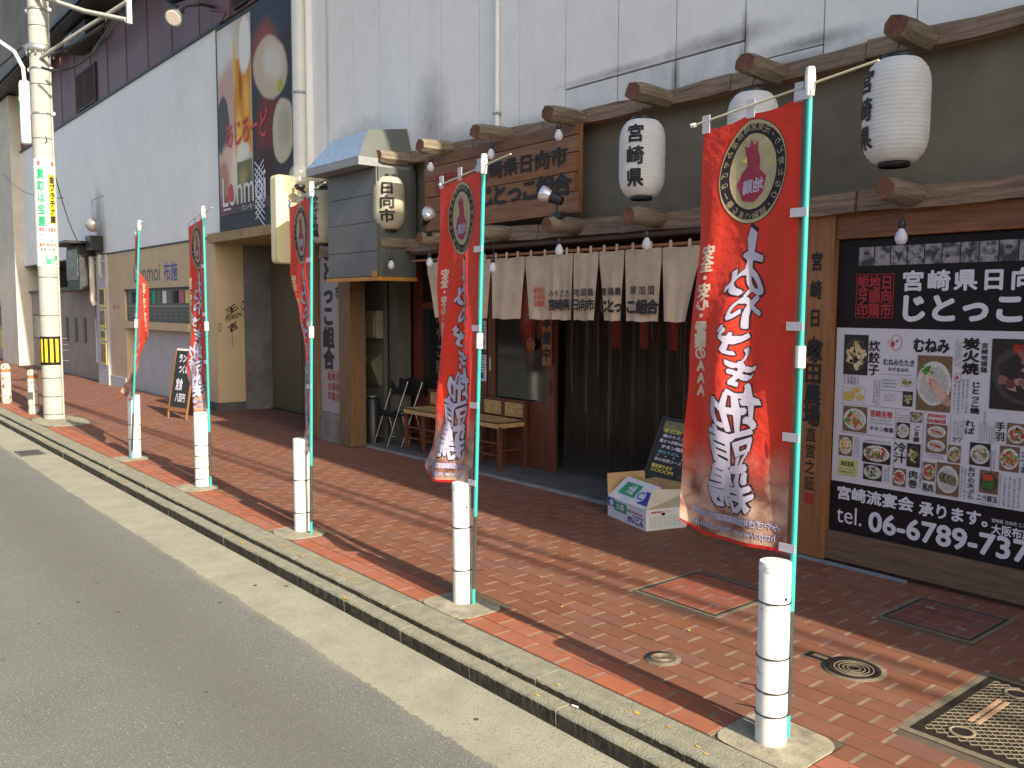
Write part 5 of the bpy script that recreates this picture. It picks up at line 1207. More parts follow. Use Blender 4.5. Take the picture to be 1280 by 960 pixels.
# ================================================================= MENU BOARD WALL
t = thing('menu_board', (-2, 5.14, .2), 'huge black and white printed menu board in a stained wooden frame', 'menu board')
MB().box(-3.225, -2.955, 5.10, 5.25, .02, 2.232, bev=.006).build('left_post', WFRAME, t)
bx('header_board', (-2.953, 2.1, 5.12, 5.25, 2.075, 2.232), WFRAMEH, t, .004); bx('sill_board', (-2.953, 2.1, 5.115, 5.25, .03, .215), WBASE, t, .004)
bx('backing', (-2.953, 2.1, 5.20, 5.249, .217, 2.073), JOINT, t)
PXR = -.62
bd = bx('board_sheet', (-2.95, PXR, 5.152, 5.19, .22, 2.068), PBLACK, t)
MB().box(PXR+.002, 2.1, 5.14, 5.199, .22, 2.068).build('right_panel', WFRAME, t)
Yp = 5.151
I = Ink(); I.rect(-2.945, .54, PXR-.005, 1.522); I.build('white_field', PANELW, wallmap(Yp), bd)
for txt, z, st_, w_, h_, bo in (('宮崎日向', 2.03, .180, .085, .125, .03), ('塚田農場', 1.43, .1375, .125, .145, .035), ('直営之証', .875, .106, .08, .10, .008)):
    I = Ink(); I.column(txt, -3.07, z, st_, w_, h_, bo); I.build('post_word', INK, wallmap(5.096), t)
I = Ink(); I.rect(-3.10, .37, -3.04, .44); I.build('post_seal', PDRED, wallmap(5.096), t)
# white text on black
def word(txt, *r, row=None, m_=None, nm='white_word', Y=5.149):
    I = Ink()
    if row: I.row(txt, *r)
    else: I.fit(txt, *r)
    return I.build(nm, m_ or PWHITE, wallmap(Y), bd)
word('宮崎県日向市', -2.545, 1.805, .150, .135, .125, .035, row=1); word('じとっこ組合', -2.555, 1.645, .178, .18, .17, .05, row=1)
word('宮崎流宴会', -2.90, .425, -2.405, .515, .035); word('承ります。', -2.375, .415, -1.985, .50, .035)
word('tel.', -2.90, .275, -2.73, .385, .0); word('06-6789-7373', -2.685, .255, -1.68, .385, .03)
word('宮崎県 日向市 じとっこ組合', -1.965, .452, -1.70, .475, .01); word('大阪布施店', -1.965, .385, -1.70, .445, .03)
# red seal
I = Ink(); x0, x1, z0, z1 = -2.825, -2.585, 1.585, 1.855
for a, b, c, d in ((x0, z0, x1, z0+.005), (x0, z1-.005, x1, z1), (x0, z0, x0+.005, z1), (x1-.005, z0, x1, z1)): I.rect(a, b, c, d)
I.column('日向市', x1-.045, z1-.012, .084, .075, .09, .03); I.column('地頭鶏', x1-.12, z1-.012, .084, .075, .09, .03); I.column('組合之印', x0+.045, z1-.012, .062, .075, .068, .03)
I.build('red_seal', PDRED, wallmap(5.149), bd)
I = Ink(); I.fit('塚田農場', -1.68, .385, -1.66, .475, .02); I.rect(-1.69, .38, -1.62, .48); I.build('corner_seal', PDRED, wallmap(5.1485), bd)
# strip of small grey photographs
greys = [food('grey_photo_%d' % k, (.01, .01, .012), (.05+.02*k, .05+.02*k, .055+.02*k), (.30, .28, .29), 14+5*k) for k in range(4)]
xs = -2.815
for k in range(14):
    I = Ink(); I.rect(xs, 1.905, xs+.096, 2.02); o = I.build('photo_print', greys[k % 4], wallmap(5.1495), bd)
    I = Ink()
    if k in (0, 1, 5, 7, 8, 3):
        I.disc(xs+.05, 1.965, .017, .024, 14, 0); I.poly([(xs+.012, 1.905), (xs+.088, 1.905), (xs+.075, 1.935), (xs+.05, 1.945), (xs+.025, 1.935)], 1)
        I.disc(xs+.05, 1.982, .020, .012, 12, 1)
    else: I.poly([(xs+.02, 1.99), (xs+.05, 1.975), (xs+.08, 1.99), (xs+.05, 1.92)], 1)
    I.build('photo_figure', [mat('mid_grey_ink', (.20, .19, .19), .6, .2, 50.), mat('pale_grey_ink', (.34, .32, .33), .6, .3, 60.) if k % 2 else mat('deep_grey_ink', (.05, .05, .05), .6, .3, 60.)], wallmap(5.148), o)
    xs += .102
# dishes: a small printed photograph each, built of plate, shadow and many bits of food
def flat(nm, c): return mat(nm, c, .5, .22, 90., spec=.3)
PAL = dict(
 gyoza=('dish_dark', 'plate_black', [(.62, .48, .26), (.55, .38, .16), (.70, .58, .38), (.42, .26, .10)]), slices=('dish_wood', 'plate_white', [(.66, .46, .36), (.72, .56, .46), (.52, .30, .22), (.60, .42, .30)]),
 char=('dish_dark', 'plate_black', [(.14, .06, .05), (.26, .13, .10), (.42, .26, .20), (.05, .03, .03)]), bowls=('dish_pale', None, [(.62, .45, .10)]), citrus=('dish_pale', None, [(.60, .40, .04), (.50, .30, .03), (.12, .25, .05)]),
 soup=('dish_dark', 'plate_black', [(.55, .42, .24), (.62, .52, .36), (.40, .28, .14), (.18, .25, .06)]), salad=('dish_wood', 'plate_white', [(.45, .05, .03), (.14, .30, .05), (.62, .48, .30), (.55, .22, .08)]), green=('dish_wood', 'plate_white', [(.10, .22, .05), (.50, .36, .18), (.25, .3, .1)]),
 noodle=('dish_dark', 'plate_white', [(.58, .50, .40), (.42, .32, .22), (.66, .60, .52), (.16, .28, .06)]), egg=('dish_wood', 'plate_white', [(.72, .50, .08), (.76, .70, .56), (.55, .25, .05)]), egg2=('dish_dark', 'plate_white', [(.74, .70, .62), (.66, .42, .08), (.10, .20, .04), (.35, .16, .07), (.45, .05, .03)]),
 rice=('dish_dark', 'plate_white', [(.70, .64, .60), (.08, .20, .05), (.60, .42, .40), (.06, .12, .03)]), red=('dish_wood', 'plate_white', [(.50, .05, .03), (.60, .16, .10), (.14, .28, .05), (.40, .03, .02)]), fish=('dish_wood', 'plate_white', [(.14, .13, .08), (.30, .28, .20), (.07, .06, .04), (.20, .18, .10)]),
 tomato=('dish_wood', 'plate_black', [(.60, .08, .03), (.05, .12, .03), (.08, .18, .04)]), sausage=('dish_wood', 'plate_white', [(.50, .12, .07), (.60, .24, .14), (.45, .08, .05), (.66, .55, .4)]))
flat('dish_dark', (.035, .028, .025)); flat('dish_wood', (.20, .12, .07)); flat('dish_pale', (.60, .60, .62)); flat('plate_black', (.07, .06, .055)); flat('plate_white', (.64, .63, .60))
def dish(kind, x0, z0, x1, z1):
    bg_, pl, cols = PAL[kind]; w_, h_ = x1-x0, z1-z0; cx, cz = (x0+x1)/2, (z0+z1)/2
    I = Ink(); I.rect(x0, z0, x1, z1); ph = I.build('dish_photo', MATS[bg_], wallmap(5.1475), bd)
    two = kind in ('sausage', 'slices')
    cen = [(cx, cz, w_*.47, h_*.42)] if not two else ([(cx, cz+h_*.24, w_*.44, h_*.20), (cx, cz-h_*.24, w_*.44, h_*.20)] if kind == 'sausage' else [(cx, cz, w_*.50, h_*.40)])
    if pl:
        I = Ink()
        for (a, b, ra, rb) in cen: I.disc(a, b, min(ra, w_*.5), rb, 26)
        I.build('plate', MATS[pl], wallmap(5.1466), ph)
        I = Ink()
        for (a, b, ra, rb) in cen: I.disc(a+w_*.01, b-h_*.02, ra*.80, rb*.80, 24)
        I.build('plate_shade', flat('plate_well', (.50, .49, .46)) if pl == 'plate_white' else MATS['dish_dark'], wallmap(5.1462), ph)
    ms = [flat('food_%s_%d' % (kind, k), c) for k, c in enumerate(cols)]; I = Ink()
    if kind == 'slices':
        for k in range(22): I.disc(cx-w_*.22+random.gauss(0, w_*.07), cz+h_*.22+random.gauss(0, h_*.06), w_*.045, h_*.035, 7, 4, wob=.3)
        for k in range(7): I.disc(cx+w_*(-.12+.075*k), cz+h_*(.05-.05*k), w_*.13, h_*.17, 16, k % 4, .5, .05)
        ms.append(flat('food_spring_onion', (.12, .32, .04)))
    elif kind == 'fish':
        for k in range(6): I.disc(cx+w_*(-.22+.09*k), cz+h_*(.04-.01*k), w_*.16, h_*.17, 14, (k*3) % 4, .4, .05)
    elif kind == 'bowls':
        for (a, b, q) in ((.30, .35, .26), (.62, .72, .17), (.80, .30, .15)): I.disc(x0+w_*a, z0+h_*b, w_*q, h_*q*1.15, 16)
    elif kind == 'tomato':
        I.disc(cx, cz-h_*.06, w_*.36, h_*.34, 18, 1); I.disc(cx-w_*.05, cz+h_*.20, w_*.30, h_*.14, 16, 0)
        for k in range(6): I.disc(cx+w_*random.uniform(-.28, .28), cz-h_*random.uniform(.05, .3), w_*.05, h_*.09, 8, 2, 1.2)
    elif kind == 'egg2':
        for k in range(14): I.disc(cx+w_*random.uniform(-.34, .34), cz+h_*random.uniform(-.26, .26), w_*.09, h_*.09, 8, 2+k % 3, random.random()*3, .2)
        I.disc(cx+w_*.08, cz+h_*.10, w_*.20, h_*.16, 16, 0, 0, .08); I.disc(cx+w_*.10, cz+h_*.12, w_*.07, h_*.08, 12, 1)
    elif kind == 'sausage':
        for (a, b, ra, rb) in cen:
            for k in range(3): I.disc(a+ra*(-.3+.28*k), b+rb*(.1-.1*k), ra*.42, rb*.22, 12, k, -.35)
    elif kind == 'char':
        for k in range(34): I.disc(cx+w_*random.gauss(.05, .2), cz+h_*random.gauss(-.08, .15), w_*random.uniform(.05, .10), h_*random.uniform(.04, .07), 9, k % 4, random.random()*3, .15)
    else:
        for k in range(26):
            q = random.random()*6.28; rr = random.random()**.5*.36; I.disc(cx+w_*rr*math.cos(q), cz+h_*rr*.85*math.sin(q), w_*random.uniform(.06, .13), h_*random.uniform(.05, .10), 9, random.randrange(len(cols)), random.random()*3, .18)
    o = I.build('food', ms, wallmap(5.1455), ph)
    if kind in ('char', 'bowls', 'citrus', 'sausage'): o['kind'] = 'stuff'
    return ph
for d in [('gyoza', -2.89, 1.23, -2.73, 1.48),('slices', -2.42, 1.045, -2.22, 1.37),('char', -2.01, 1.09, -1.66, 1.48),('bowls', -2.89, 1.06, -2.74, 1.16),('citrus', -2.52, 1.18, -2.44, 1.23),('soup', -2.5, 1.06, -2.44, 1.15),('salad', -2.88, 0.87, -2.72, 1.03),('green', -2.45, 0.97, -2.38, 1.03),('noodle', -2.53, 0.86, -2.45, 0.96),('sausage', -2.35, 0.8, -2.23, 0.97),('salad', -2.22, 0.76, -2.15, 0.86),('noodle', -2.1, 0.76, -1.99, 0.89),('salad', -1.94, 0.75, -1.84, 0.89),('red', -1.91, 0.9, -1.81, 1.02),('egg', -2.9, 0.71, -2.81, 0.84),('egg2', -2.74, 0.69, -2.56, 0.81),('soup', -2.46, 0.7, -2.38, 0.84),('rice', -2.73, 0.58, -2.61, 0.68),('red', -2.54, 0.57, -2.46, 0.68),('red', -2.36, 0.63, -2.29, 0.74),('fish', -2.28, 0.56, -2.15, 0.75),('tomato', -2.04, 0.61, -1.94, 0.74),
  ('soup', -1.80, .90, -1.66, 1.05), ('egg2', -1.78, .74, -1.62, .87), ('green', -1.78, .57, -1.66, .69), ('char', -1.60, 1.09, -1.2, 1.48), ('salad', -1.6, .85, -1.35, 1.04), ('fish', -1.6, .58, -1.35, .8), ('red', -1.3, .6, -1., 1.0), ('slices', -1.1, 1.1, -.75, 1.48), ('soup', -.95, .6, -.7, 1.0)]: dish(*d)
BI = flat('strong_black_ink', (.02, .016, .016))
for txt, kind, x0, z0, x1, z1 in [('炊餃子', 'c', -2.725, 1.23, -2.655, 1.45),('むねみ', 'r', -2.45, 1.385, -2.24, 1.47),('むねみたたき', 'r', -2.63, 1.3, -2.44, 1.34),('ネギまみれ', 'r', -2.6, 1.265, -2.47, 1.29),('炭火焼', 'c', -2.165, 1.27, -2.075, 1.48),('宮崎地頭鶏', 'c', -2.065, 1.285, -2.03, 1.455),('じとっこ焼', 'c', -2.11, 1.05, -2.06, 1.235),('れば', 'c', -2.135, 0.93, -2.08, 1.015),('手羽', 'c', -1.97, 0.91, -1.92, 1.02),('宮崎名物', 'R', -2.7, 0.975, -2.56, 1.02),('チキン南蛮', 'r', -2.7, 0.89, -2.55, 0.92),('ごま鯖', 'c', -2.425, 0.85, -2.39, 0.95),('JITOKKO', 'R', -2.35, 1.005, -2.24, 1.028),('SAUSAGE', 'R', -2.35, 0.978, -2.24, 1.0),('カワ', 'r', -2.2, 0.88, -2.15, 0.91),('冷汁', 'c', -2.54, 0.71, -2.465, 0.84),('肉巻', 'c', -2.445, 0.57, -2.39, 0.68),('馬肉', 'r', -2.36, 0.565, -2.295, 0.615),('おびの天ぷら', 'c', -2.105, 0.56, -2.065, 0.75),('ニラ豚玉', 'r', -2.05, 0.562, -1.94, 0.598),('さつま', 'c', -1.835, 0.75, -1.795, 0.875),('宮崎', 'R', -1.90, 1.405, -1.82, 1.455),('唐揚', 'c', -1.15, 1.15, -1.10, 1.35)]:
    I = Ink(); n = len(txt); bo = .045 if txt in ('炭火焼', 'むねみ', 'じとっこ焼', 'JITOKKO', 'SAUSAGE') else .022
    if kind == 'c': I.column(txt, (x0+x1)/2, z1, (z1-z0)/n, min((x1-x0)*1.05, (z1-z0)/n*1.4), (z1-z0)/n*.98, bo)
    else: I.fit(txt, x0, z0, x1, z1, bo)
    I.build('menu_word', PRED if kind == 'R' else BI, wallmap(5.1482 if kind != 'R' or txt != '宮崎' else 5.1448), bd)
I = Ink(); I.ring(-2.555, 1.44, .035, .05, .004, 24); I.disc(-2.575, 1.43, .010, .018, 10, 1); I.disc(-2.55, 1.45, .006, .010, 10, 1); I.build('hen_mark', [PPINK, PRED], wallmap(5.1484), bd)
I = Ink(); I.ring(-2.185, 1.25, .020, .028, .003, 20); I.disc(-2.19, 1.25, .007, .012, 8, 1); I.build('hen_mark', [PPINK, PRED], wallmap(5.1484), bd)
fine = '手づくり香ばし塩味噌鉄板焼地鶏肉汁旨味炭火野菜酒肴丼椀揚げ物'
I = Ink()
for v_, x0, z0, x1, z1, n in [('v', -2.89, 1.17, -2.78, 1.23, 5),('v', -2.69, 1.05, -2.64, 1.22, 3),('h', -2.63, 1.16, -2.54, 1.22, 3),('h', -2.62, 1.08, -2.54, 1.13, 4),('h', -2.61, 1.41, -2.60, 1.47, 1),('v', -2.21, 1.31, -2.17, 1.47, 4),('v', -2.21, 1.04, -2.12, 1.25, 4),('h', -2.7, 0.93, -2.55, 0.97, 2),('v', -2.80, 0.71, -2.76, 0.85, 3),('h', -2.74, 0.815, -2.56, 0.835, 1),('h', -2.35, 0.765, -2.23, 0.795, 2),('v', -2.2, 0.92, -2.15, 1.01, 4),('v', -2.06, 0.9, -1.98, 1.01, 6),('v', -1.99, 0.75, -1.96, 0.87, 2),('v', -2.145, 0.56, -2.11, 0.75, 2),('v', -2.6, 0.58, -2.56, 0.68, 2),('v', -1.92, 0.55, -1.82, 0.73, 4),('h', -2.53, 0.965, -2.46, 1.01, 3),('v', -2.385, 0.58, -2.365, 0.68, 1),('h', -2.04, 0.543, -1.95, 0.556, 1),('v', -2.86, 1.165, -2.80, 1.225, 3),('v', -2.04, 1.0, -2.02, 1.07, 1)]:
    for k in range(n):
        if v_ == 'v': t_ = ''.join(random.choice(fine) for _ in range(9)); x = x0+(x1-x0)*(k+.5)/n; I.column(t_, x, z1-random.random()*.015, (z1-z0)/9.4, min((x1-x0)/n*.7, .014), (z1-z0)/10, .0)
        else: t_ = ''.join(random.choice(fine) for _ in range(9)); z = z0+(z1-z0)*(k+.5)/n; I.fit(t_, x0, z-(z1-z0)/n*.28, x1-random.random()*.15*(x1-x0), z+(z1-z0)/n*.28, .0)
o = I.build('fine_print', PGREY, wallmap(5.1486), bd); o['kind'] = 'stuff'
I = Ink()
for (a, b, c, d) in ((-2.90, 1.040, -2.46, 1.042), (-2.90, .858, -2.54, .860), (-2.54, .60, -2.538, 1.04), (-2.37, .60, -2.368, 1.04), (-2.215, .78, -2.213, 1.03), (-2.64, 1.245, -2.45, 1.247), (-2.64, 1.145, -2.45, 1.147), (-2.145, .9, -2.143, 1.02), (-1.975, .9, -1.973, 1.02), (-1.93, .55, -1.928, .735)): I.rect(a, b, c, d)
o = I.build('rule_lines', PGREY, wallmap(5.1487), bd); o['kind'] = 'stuff'
I = Ink(); I.rect(-2.90, .585, -2.77, .69); bb = I.build('beer_label', mat('pale_yellow_label', (.56, .57, .20), .5), wallmap(5.1480), bd)
I = Ink(); I.fit('BEER', -2.88, .645, -2.79, .675, .02); I.build('beer_word', INK, wallmap(5.1465), bb)
I = Ink(); I.fit('プレミアム生', -2.885, .622, -2.785, .634, .0); I.build('beer_line', INK, wallmap(5.1465), bb); I = Ink(); I.fit('各種あります', -2.885, .600, -2.785, .612, .0); I.build('beer_line', INK, wallmap(5.1465), bb)
bx('steel_flashing', (-3.3, -2.4, 5.085, 5.098, .0, .02), mat('blue_grey_edge', (.22, .26, .30), .6), t)

# ================================================================= RECESSED ENTRY + BEER POSTER
t = thing('beer_poster', (-11.7, 5.15, 2.74), 'tall framed poster of beer and dishes high on the wall', 'poster')
x0, x1, z0, z1 = -12.98, -10.42, 2.76, 5.72
bx('frame', (x0, x1, 5.10, 5.18, z0, z1), mat('dark_poster_frame', (.025, .028, .035), .6, .1), t)
sh = bx('sheet', (x0+.07, x1-.07, 5.092, 5.098, z0+.22, z1-.07), mat('poster_pale', (.50, .46, .43), .4, .2, .8), t)
BP = (.50, .45, .38)
art = soft_art('beer_print', BP, [
 ('E', -12.6, 5.3, .5, .5, 0, .6, (.66, .66, .64)), ('E', -12.55, 4.5, .5, .75, .3, .35, (.52, .36, .31)), ('E', -12.75, 4.25, .26, .46, 0, .12, (.10, .10, .11)),
 ('E', -12.5, 3.5, .48, .55, -.3, .25, (.66, .47, .40)), ('E', -12.25, 3.75, .22, .55, .25, .4, (.72, .62, .52)), ('E', -12.75, 3.45, .25, .4, 0, .5, (.42, .24, .19)), ('E', -12.6, 3.02, .9, .28, .1, .4, (.30, .12, .09)),
 ('B', -11.1, 4.2, .62, 2.0, 0, .03, (.05, .05, .055)), ('B', -11.1, 5.55, .62, .42, 0, .25, (.045, .06, .085)), ('E', -11.3, 5.0, .5, .5, .4, .5, (.24, .08, .07)), ('E', -11.2, 4.1, .45, .55, .35, .5, (.15, .045, .04)), ('E', -11.3, 3.4, .35, .5, .2, .5, (.06, .03, .03)),
 ('E', -11.12, 4.78, .58, .40, .35, .12, (.50, .42, .33)), ('E', -11.02, 4.84, .42, .27, .35, .6, (.60, .56, .50)), ('E', -10.76, 3.92, .33, .42, 0, .10, (.52, .47, .36)), ('E', -10.72, 3.96, .24, .3, 0, .5, (.42, .38, .28)), ('E', -10.8, 4.5, .09, .1, 0, .2, (.35, .42, .05)),
 ('B', -12.03, 4.45, .29, .68, 0, .06, (.60, .24, .02)), ('E', -12.18, 4.1, .16, .4, 0, .7, (.80, .52, .12)), ('E', -11.9, 4.5, .14, .4, 0, .8, (.75, .42, .08)), ('E', -12.1, 4.75, .07, .3, .1, .6, (.30, .10, .01)),
 ('E', -12.05, 3.82, .26, .16, 0, .5, (.74, .70, .62)), ('E', -11.93, 5.25, .22, .42, 0, .25, (.74, .73, .70)), ('B', -12.28, 5.05, .06, .45, 0, .8, (.72, .42, .08)),
 ('B', -12.0, 3.32, .27, .38, 0, .06, (.17, .17, .09)), ('E', -12.05, 3.4, .2, .25, 0, .8, (.34, .30, .14)), ('E', -11.9, 3.2, .12, .3, 0, .8, (.08, .10, .04)), ('B', -11.1, 3.05, 2.2, .10, 0, .5, (.09, .08, .09)),
])
sh.data.materials[0] = art
I = Ink()
for k in range(9):
    I.poly([(-11.66, 3.62-k*.085), (-11.64, 3.63-k*.085), (-11.34, 3.42-k*.085), (-11.36, 3.41-k*.085)]); I.poly([(-11.66, 3.45-k*.075), (-11.64, 3.44-k*.075), (-11.34, 3.62-k*.075), (-11.36, 3.63-k*.075)])
I.build('net_print', PWHITE, wallmap(5.0872), sh)
I = Ink(); I.row('あじろーど', -12.65, 4.10, .29, .30, .40, .02, 0, .03); I.build('red_lettering', PRED, wallmap(5.0850), sh)
I = Ink(); I.fit('Lonmoi', -12.80, 3.10, -11.30, 3.52, .0); I.rect(-12.78, 3.05, -12.5, 3.075); I.fit('ロンモール', -12.1, 3.01, -11.5, 3.07, .0); I.build('white_lettering', PWHITE, wallmap(5.0852), sh)
I = Ink(); I.disc(-12.49, 3.285, .10, .13, 20); I.build('red_dot', PRED, wallmap(5.0846), sh)

# entry recess under the poster
t = thing('entry_recess', (-11.8, 6, 0), 'dim recessed side entrance with tan shutter under the beer poster', 'entrance')
bx('back_shutter', (-13.6, -10.07, 6.10, 6.2, 0, 2.72), SHUT, t); bx('ceiling', (-13.5, -10.07, 5.1, 6.2, 2.62, 2.755), mat('tan_soffit', (.33, .24, .12), .8), t)
bx('concrete_pier', (-13.6, -13.43, 5.655, 6.099, 0, 2.62), CONC, t); bx('shutter_seam', (-12.35, -12.34, 6.094, 6.099, 0, 2.62), BLK, t)
bx('right_wall', (-10.12, -10.07, 5.25, 6.1, 0, 2.62), CONCD, t); bx('floor_track', (-13.4, -10.1, 6.04, 6.09, -.004, .01), BLK, t)
struct(bx('entry_floor', (-13.43, -10.0, 5.242, 6.1, -.2, -.004), mat('dark_entry_tile', (.16, .07, .05), .7, .2, 6.)))

# ================================================================= CREAM KIOSK BUILDING
t = thing('cream_building', (-16.3, 5.2, 0), 'cream street front with a notice window and a grey shutter opening', 'building')
bx('pier', (-14.62, -13.45, 5.2, 5.65, .13, 2.72), CREAM, t); bx('pier_foot', (-14.63, -13.44, 5.185, 5.655, -.01, .128), CONCD, t)
bx('left_pier', (-19.22, -18.22, 5.2, 5.65, .22, 2.72), CREAM, t); bx('left_foot', (-19.23, -18.21, 5.17, 5.65, -.01, .218), LGREY, t)
bx('fascia', (-18.218, -14.622, 5.2, 5.65, 1.97, 2.72), CREAM, t); bx('ledge', (-18.218, -14.622, 5.17, 5.65, 1.22, 1.355), CREAM, t)
bx('shutter_panel', (-18.218, -14.622, 5.34, 5.4, -.01, 1.22), LGREY, t)
bd2 = bx('notice_window', (-18.218, -14.622, 5.245, 5.3, 1.356, 1.968), mat('notice_dark', (.035, .04, .038), .3, .15), t)
bx('window_rail', (-18.2, -14.64, 5.236, 5.243, 1.64, 1.655), STEEL, t); bx('window_head', (-18.2, -14.64, 5.19, 5.199, 1.955, 1.975), JOINT, t)
for k in range(12):
    xx = -18.1+k*.29; m_ = [PGREY, PGRN, PPINK, PAPER, DUCT, PBLACK, PGREY, PYEL][(k*5) % 8]
    MB().box(xx, xx+.2, 5.236, 5.244, 1.70, 1.92).build('notice', m_ if k != 7 else PAPER, bd2)
    I = Ink(); I.rect(xx+.02, 1.50, xx+.17, 1.515); I.rect(xx+.02, 1.56, xx+.14, 1.575); I.rect(xx+.03, 1.43, xx+.15, 1.445); I.build('notice_text', [mat('dim_text', (.25, .27, .26), .6)], wallmap(5.242), bd2)
I = Ink(); I.fit('Lonmoi', -17.55, 2.10, -16.05, 2.42, .0); I.build('grey_lettering', mat('dark_grey_letters', (.12, .10, .09), .5), wallmap(5.197), t)
I = Ink(); I.fit('布施', -15.85, 2.08, -15.15, 2.42, .01); I.build('blue_lettering', PBLUE, wallmap(5.197), t)
I = Ink(); I.fit('カード', -14.2, 1.58, -13.8, 1.68, .03); I.fit('カート', -19.0, 1.58, -18.55, 1.68, .03); I.build('red_lettering', PRED, wallmap(5.197), t)
bx('inner_jamb', (-18.216, -18.16, 5.2, 5.339, -.01, 1.219), CREAM, t)
# graffiti on pier side
I = Ink(); I.fit('O', 5.20+.02, 1.30, 5.27, 1.44, .0); I.cell('王', 5.44, 1.58, .22, .13, .03, 0, .05, .3); I.fit('MEIRION', 5.34, 1.42, 5.60, 1.50, .02); I.cell('吉', 5.46, 1.30, .16, .14, .03, 0, .05, .3); I.rect(5.44, 1.00, 5.447, 1.35); I.fit('O', 5.60, 1.5, 5.66, 1.66, .0)
I.build('graffiti', INK, lambda a, b: (-13.446, a, b+(a-5.4)*.35), t)

# white upper wall (left) + maroon cladding
t = tag(bx('pale_upper_wall', (-29.4, -13.02, 5.235, 6.5, 2.73, 5.80), JOINT), 'long pale blue-white panel wall above the cream street front', 'wall')
x = -13.02; k = 0
while x > -29.3:
    a = max(x-1.15, -29.4); bx('panel', (a+.003, x-.003, 5.2, 5.234, 2.735, 5.79), WALLB, t, .0015); x = a; k += 1
bx('bottom_flashing', (-29.4, -13.02, 5.185, 5.2, 2.705, 2.732), DSTEEL, t); bx('top_flashing', (-29.4, -12.99, 5.17, 5.234, 5.79, 5.83), DSTEEL, t)
t = thing('maroon_cladding', (-20, 5.2, 5.85), 'dark maroon metal cladding band above the pale wall', 'cladding')
x = -10.17; k = 0
bx('backing', (-29.4, -10.17, 5.24, 6.5, 5.835, 7.9), JOINT, t)
while x > -29.3:
    a = max(x-.62, -29.4); MB().box(a+.006, x-.006, 5.2+(.012 if k % 2 else 0), 5.24, 5.835, 7.85).build('cladding_sheet', MAROON, t); x = a; k += 1
for (a, b, c, d, s) in [(-21.15, -20.45, 5.86, 6.66, 'left louvre of the pair in the maroon cladding'), (-20.38, -19.65, 5.86, 6.66, 'right louvre of the pair in the maroon cladding'), (-12.5, -11.75, 5.88, 6.6, 'louvre in the maroon cladding above the beer poster')]:
    v_ = thing('louvre', ((a+b)/2, 5.19, c), s, 'vent', 'louvred vents in the cladding')
    bx('frame', (a, b, 5.17, 5.199, c, d), DSTEEL, v_)
    for q in range(16): z = c+.03+q*(d-c-.06)/16; MB().obox(((a+b)/2, 5.162, z+.012), ((b-a)/2-.03, 0, 0), (0, .014, -.008), (0, .003, .005)).build('slat', mat('maroon_slat', (.09, .045, .045), .5), v_)
t = thing('grey_overhang', (-24, 4.6, 7.35), 'grey concrete overhang with dark soffit, top left, its added unseen run shading the wall', 'building')
bx('fascia', (-60, 2.2, 4.6, 4.75, 7.42, 12), mat('grey_fascia', (.17, .165, .16), .9, .2, .8, dirt=.2), t); bx('soffit', (-60, 2.2, 4.62, 5.19, 7.34, 7.419), BLK, t); bx('edge_strip', (-60, 2.2, 4.57, 4.6, 7.38, 7.46), DSTEEL, t)  # run beyond view on the right is added to shade the upper wall
t = thing('wall_unit', (-20.3, 5.0, 7.1), 'dark fan unit with a pale plate on the maroon cladding', 'fan unit')
bx('casing', (-20.7, -19.0, 4.85, 5.19, 6.98, 7.30), BLK, t, .02); bx('plate', (-20.6, -20.0, 4.84, 4.849, 7.1, 7.26), mat('blue_white_plate', (.45, .50, .55), .4), t)
# large spotlight on a bracket with its cable
t = thing('flood_lamp', (-13.3, 4.6, 5.9), 'round flood lamp on a bracket in front of the maroon cladding', 'flood lamp')
p = Vector((-13.28, 4.62, 5.86)); d = Vector((.55, -.55, -.55)).normalized()
MB().tube([p-d*.30, p-d*.12, p-d*.02, p+d*.06], [.05, .06, .105, .125], 18).build('housing', mat('lamp_grey', (.30, .31, .30), .4, .1, metal=.3), t)
MB().tube([p+d*.061, p+d*.068], [.112, .10], 18).build('lens', mat('lamp_lens', (.62, .55, .50), .3, .05), t)
MB().tube([p-d*.1, p-d*.1+Vector((.1, .1, .12)), (-13.2, 5.0, 6.1), (-13.2, 5.19, 6.1)], .022, 8).build('bracket', DSTEEL, t)
MB().tube([p-d*.28, (-13.8, 4.7, 6.2), (-14.0, 5.18, 6.5)], .04, 8).build('arm', DSTEEL, t)
MB().tube([(-13.05, 5.05, 5.98), (-12.6, 5.12, 5.86), (-12.99, 5.15, 5.74)], .01, 5).build('cable', BLK, t)

# ================================================================= FAR LEFT
tag(bx('grey_pier', (-20.02, -19.26, 5.14, 5.6, 0, 2.70), LGREY), 'light grey pier with four yellowish bills', 'pillar')
for k, (a, b) in enumerate([(1.62, 2.02), (1.20, 1.58), (.93, 1.15), (.42, .88)]):
    n_ = thing('bill_poster', (-19.5, 5.13, a), ['top bill on the light grey pier', 'second bill on the light grey pier', 'small dark bill on the light grey pier', 'bottom bill on the light grey pier'][k], 'poster', 'bills pasted on the grey pier')
    bx('sheet', (-19.70, -19.34, 5.125, 5.139, a, b), PYEL, n_); bx('picture', (-19.68, -19.36, 5.118, 5.124, a+.06, b-.03), [mat('bill_brown', (.16, .10, .06), .6, .4, 9.), mat('bill_mauve', (.30, .20, .2), .6, .4, 9.), PGREY, mat('bill_tan', (.34, .24, .12), .6, .4, 9.)][k], n_)
tag(bx('slate_tile_recess', (-20.80, -20.04, 5.34, 5.6, 0, 2.70), SLATE), 'narrow slate-blue tiled strip beside the taupe wall', 'wall')
t = thing('pole_rack', (-20.5, 5.3, .5), 'thin white bicycle rack frame against the slate strip', 'rack')
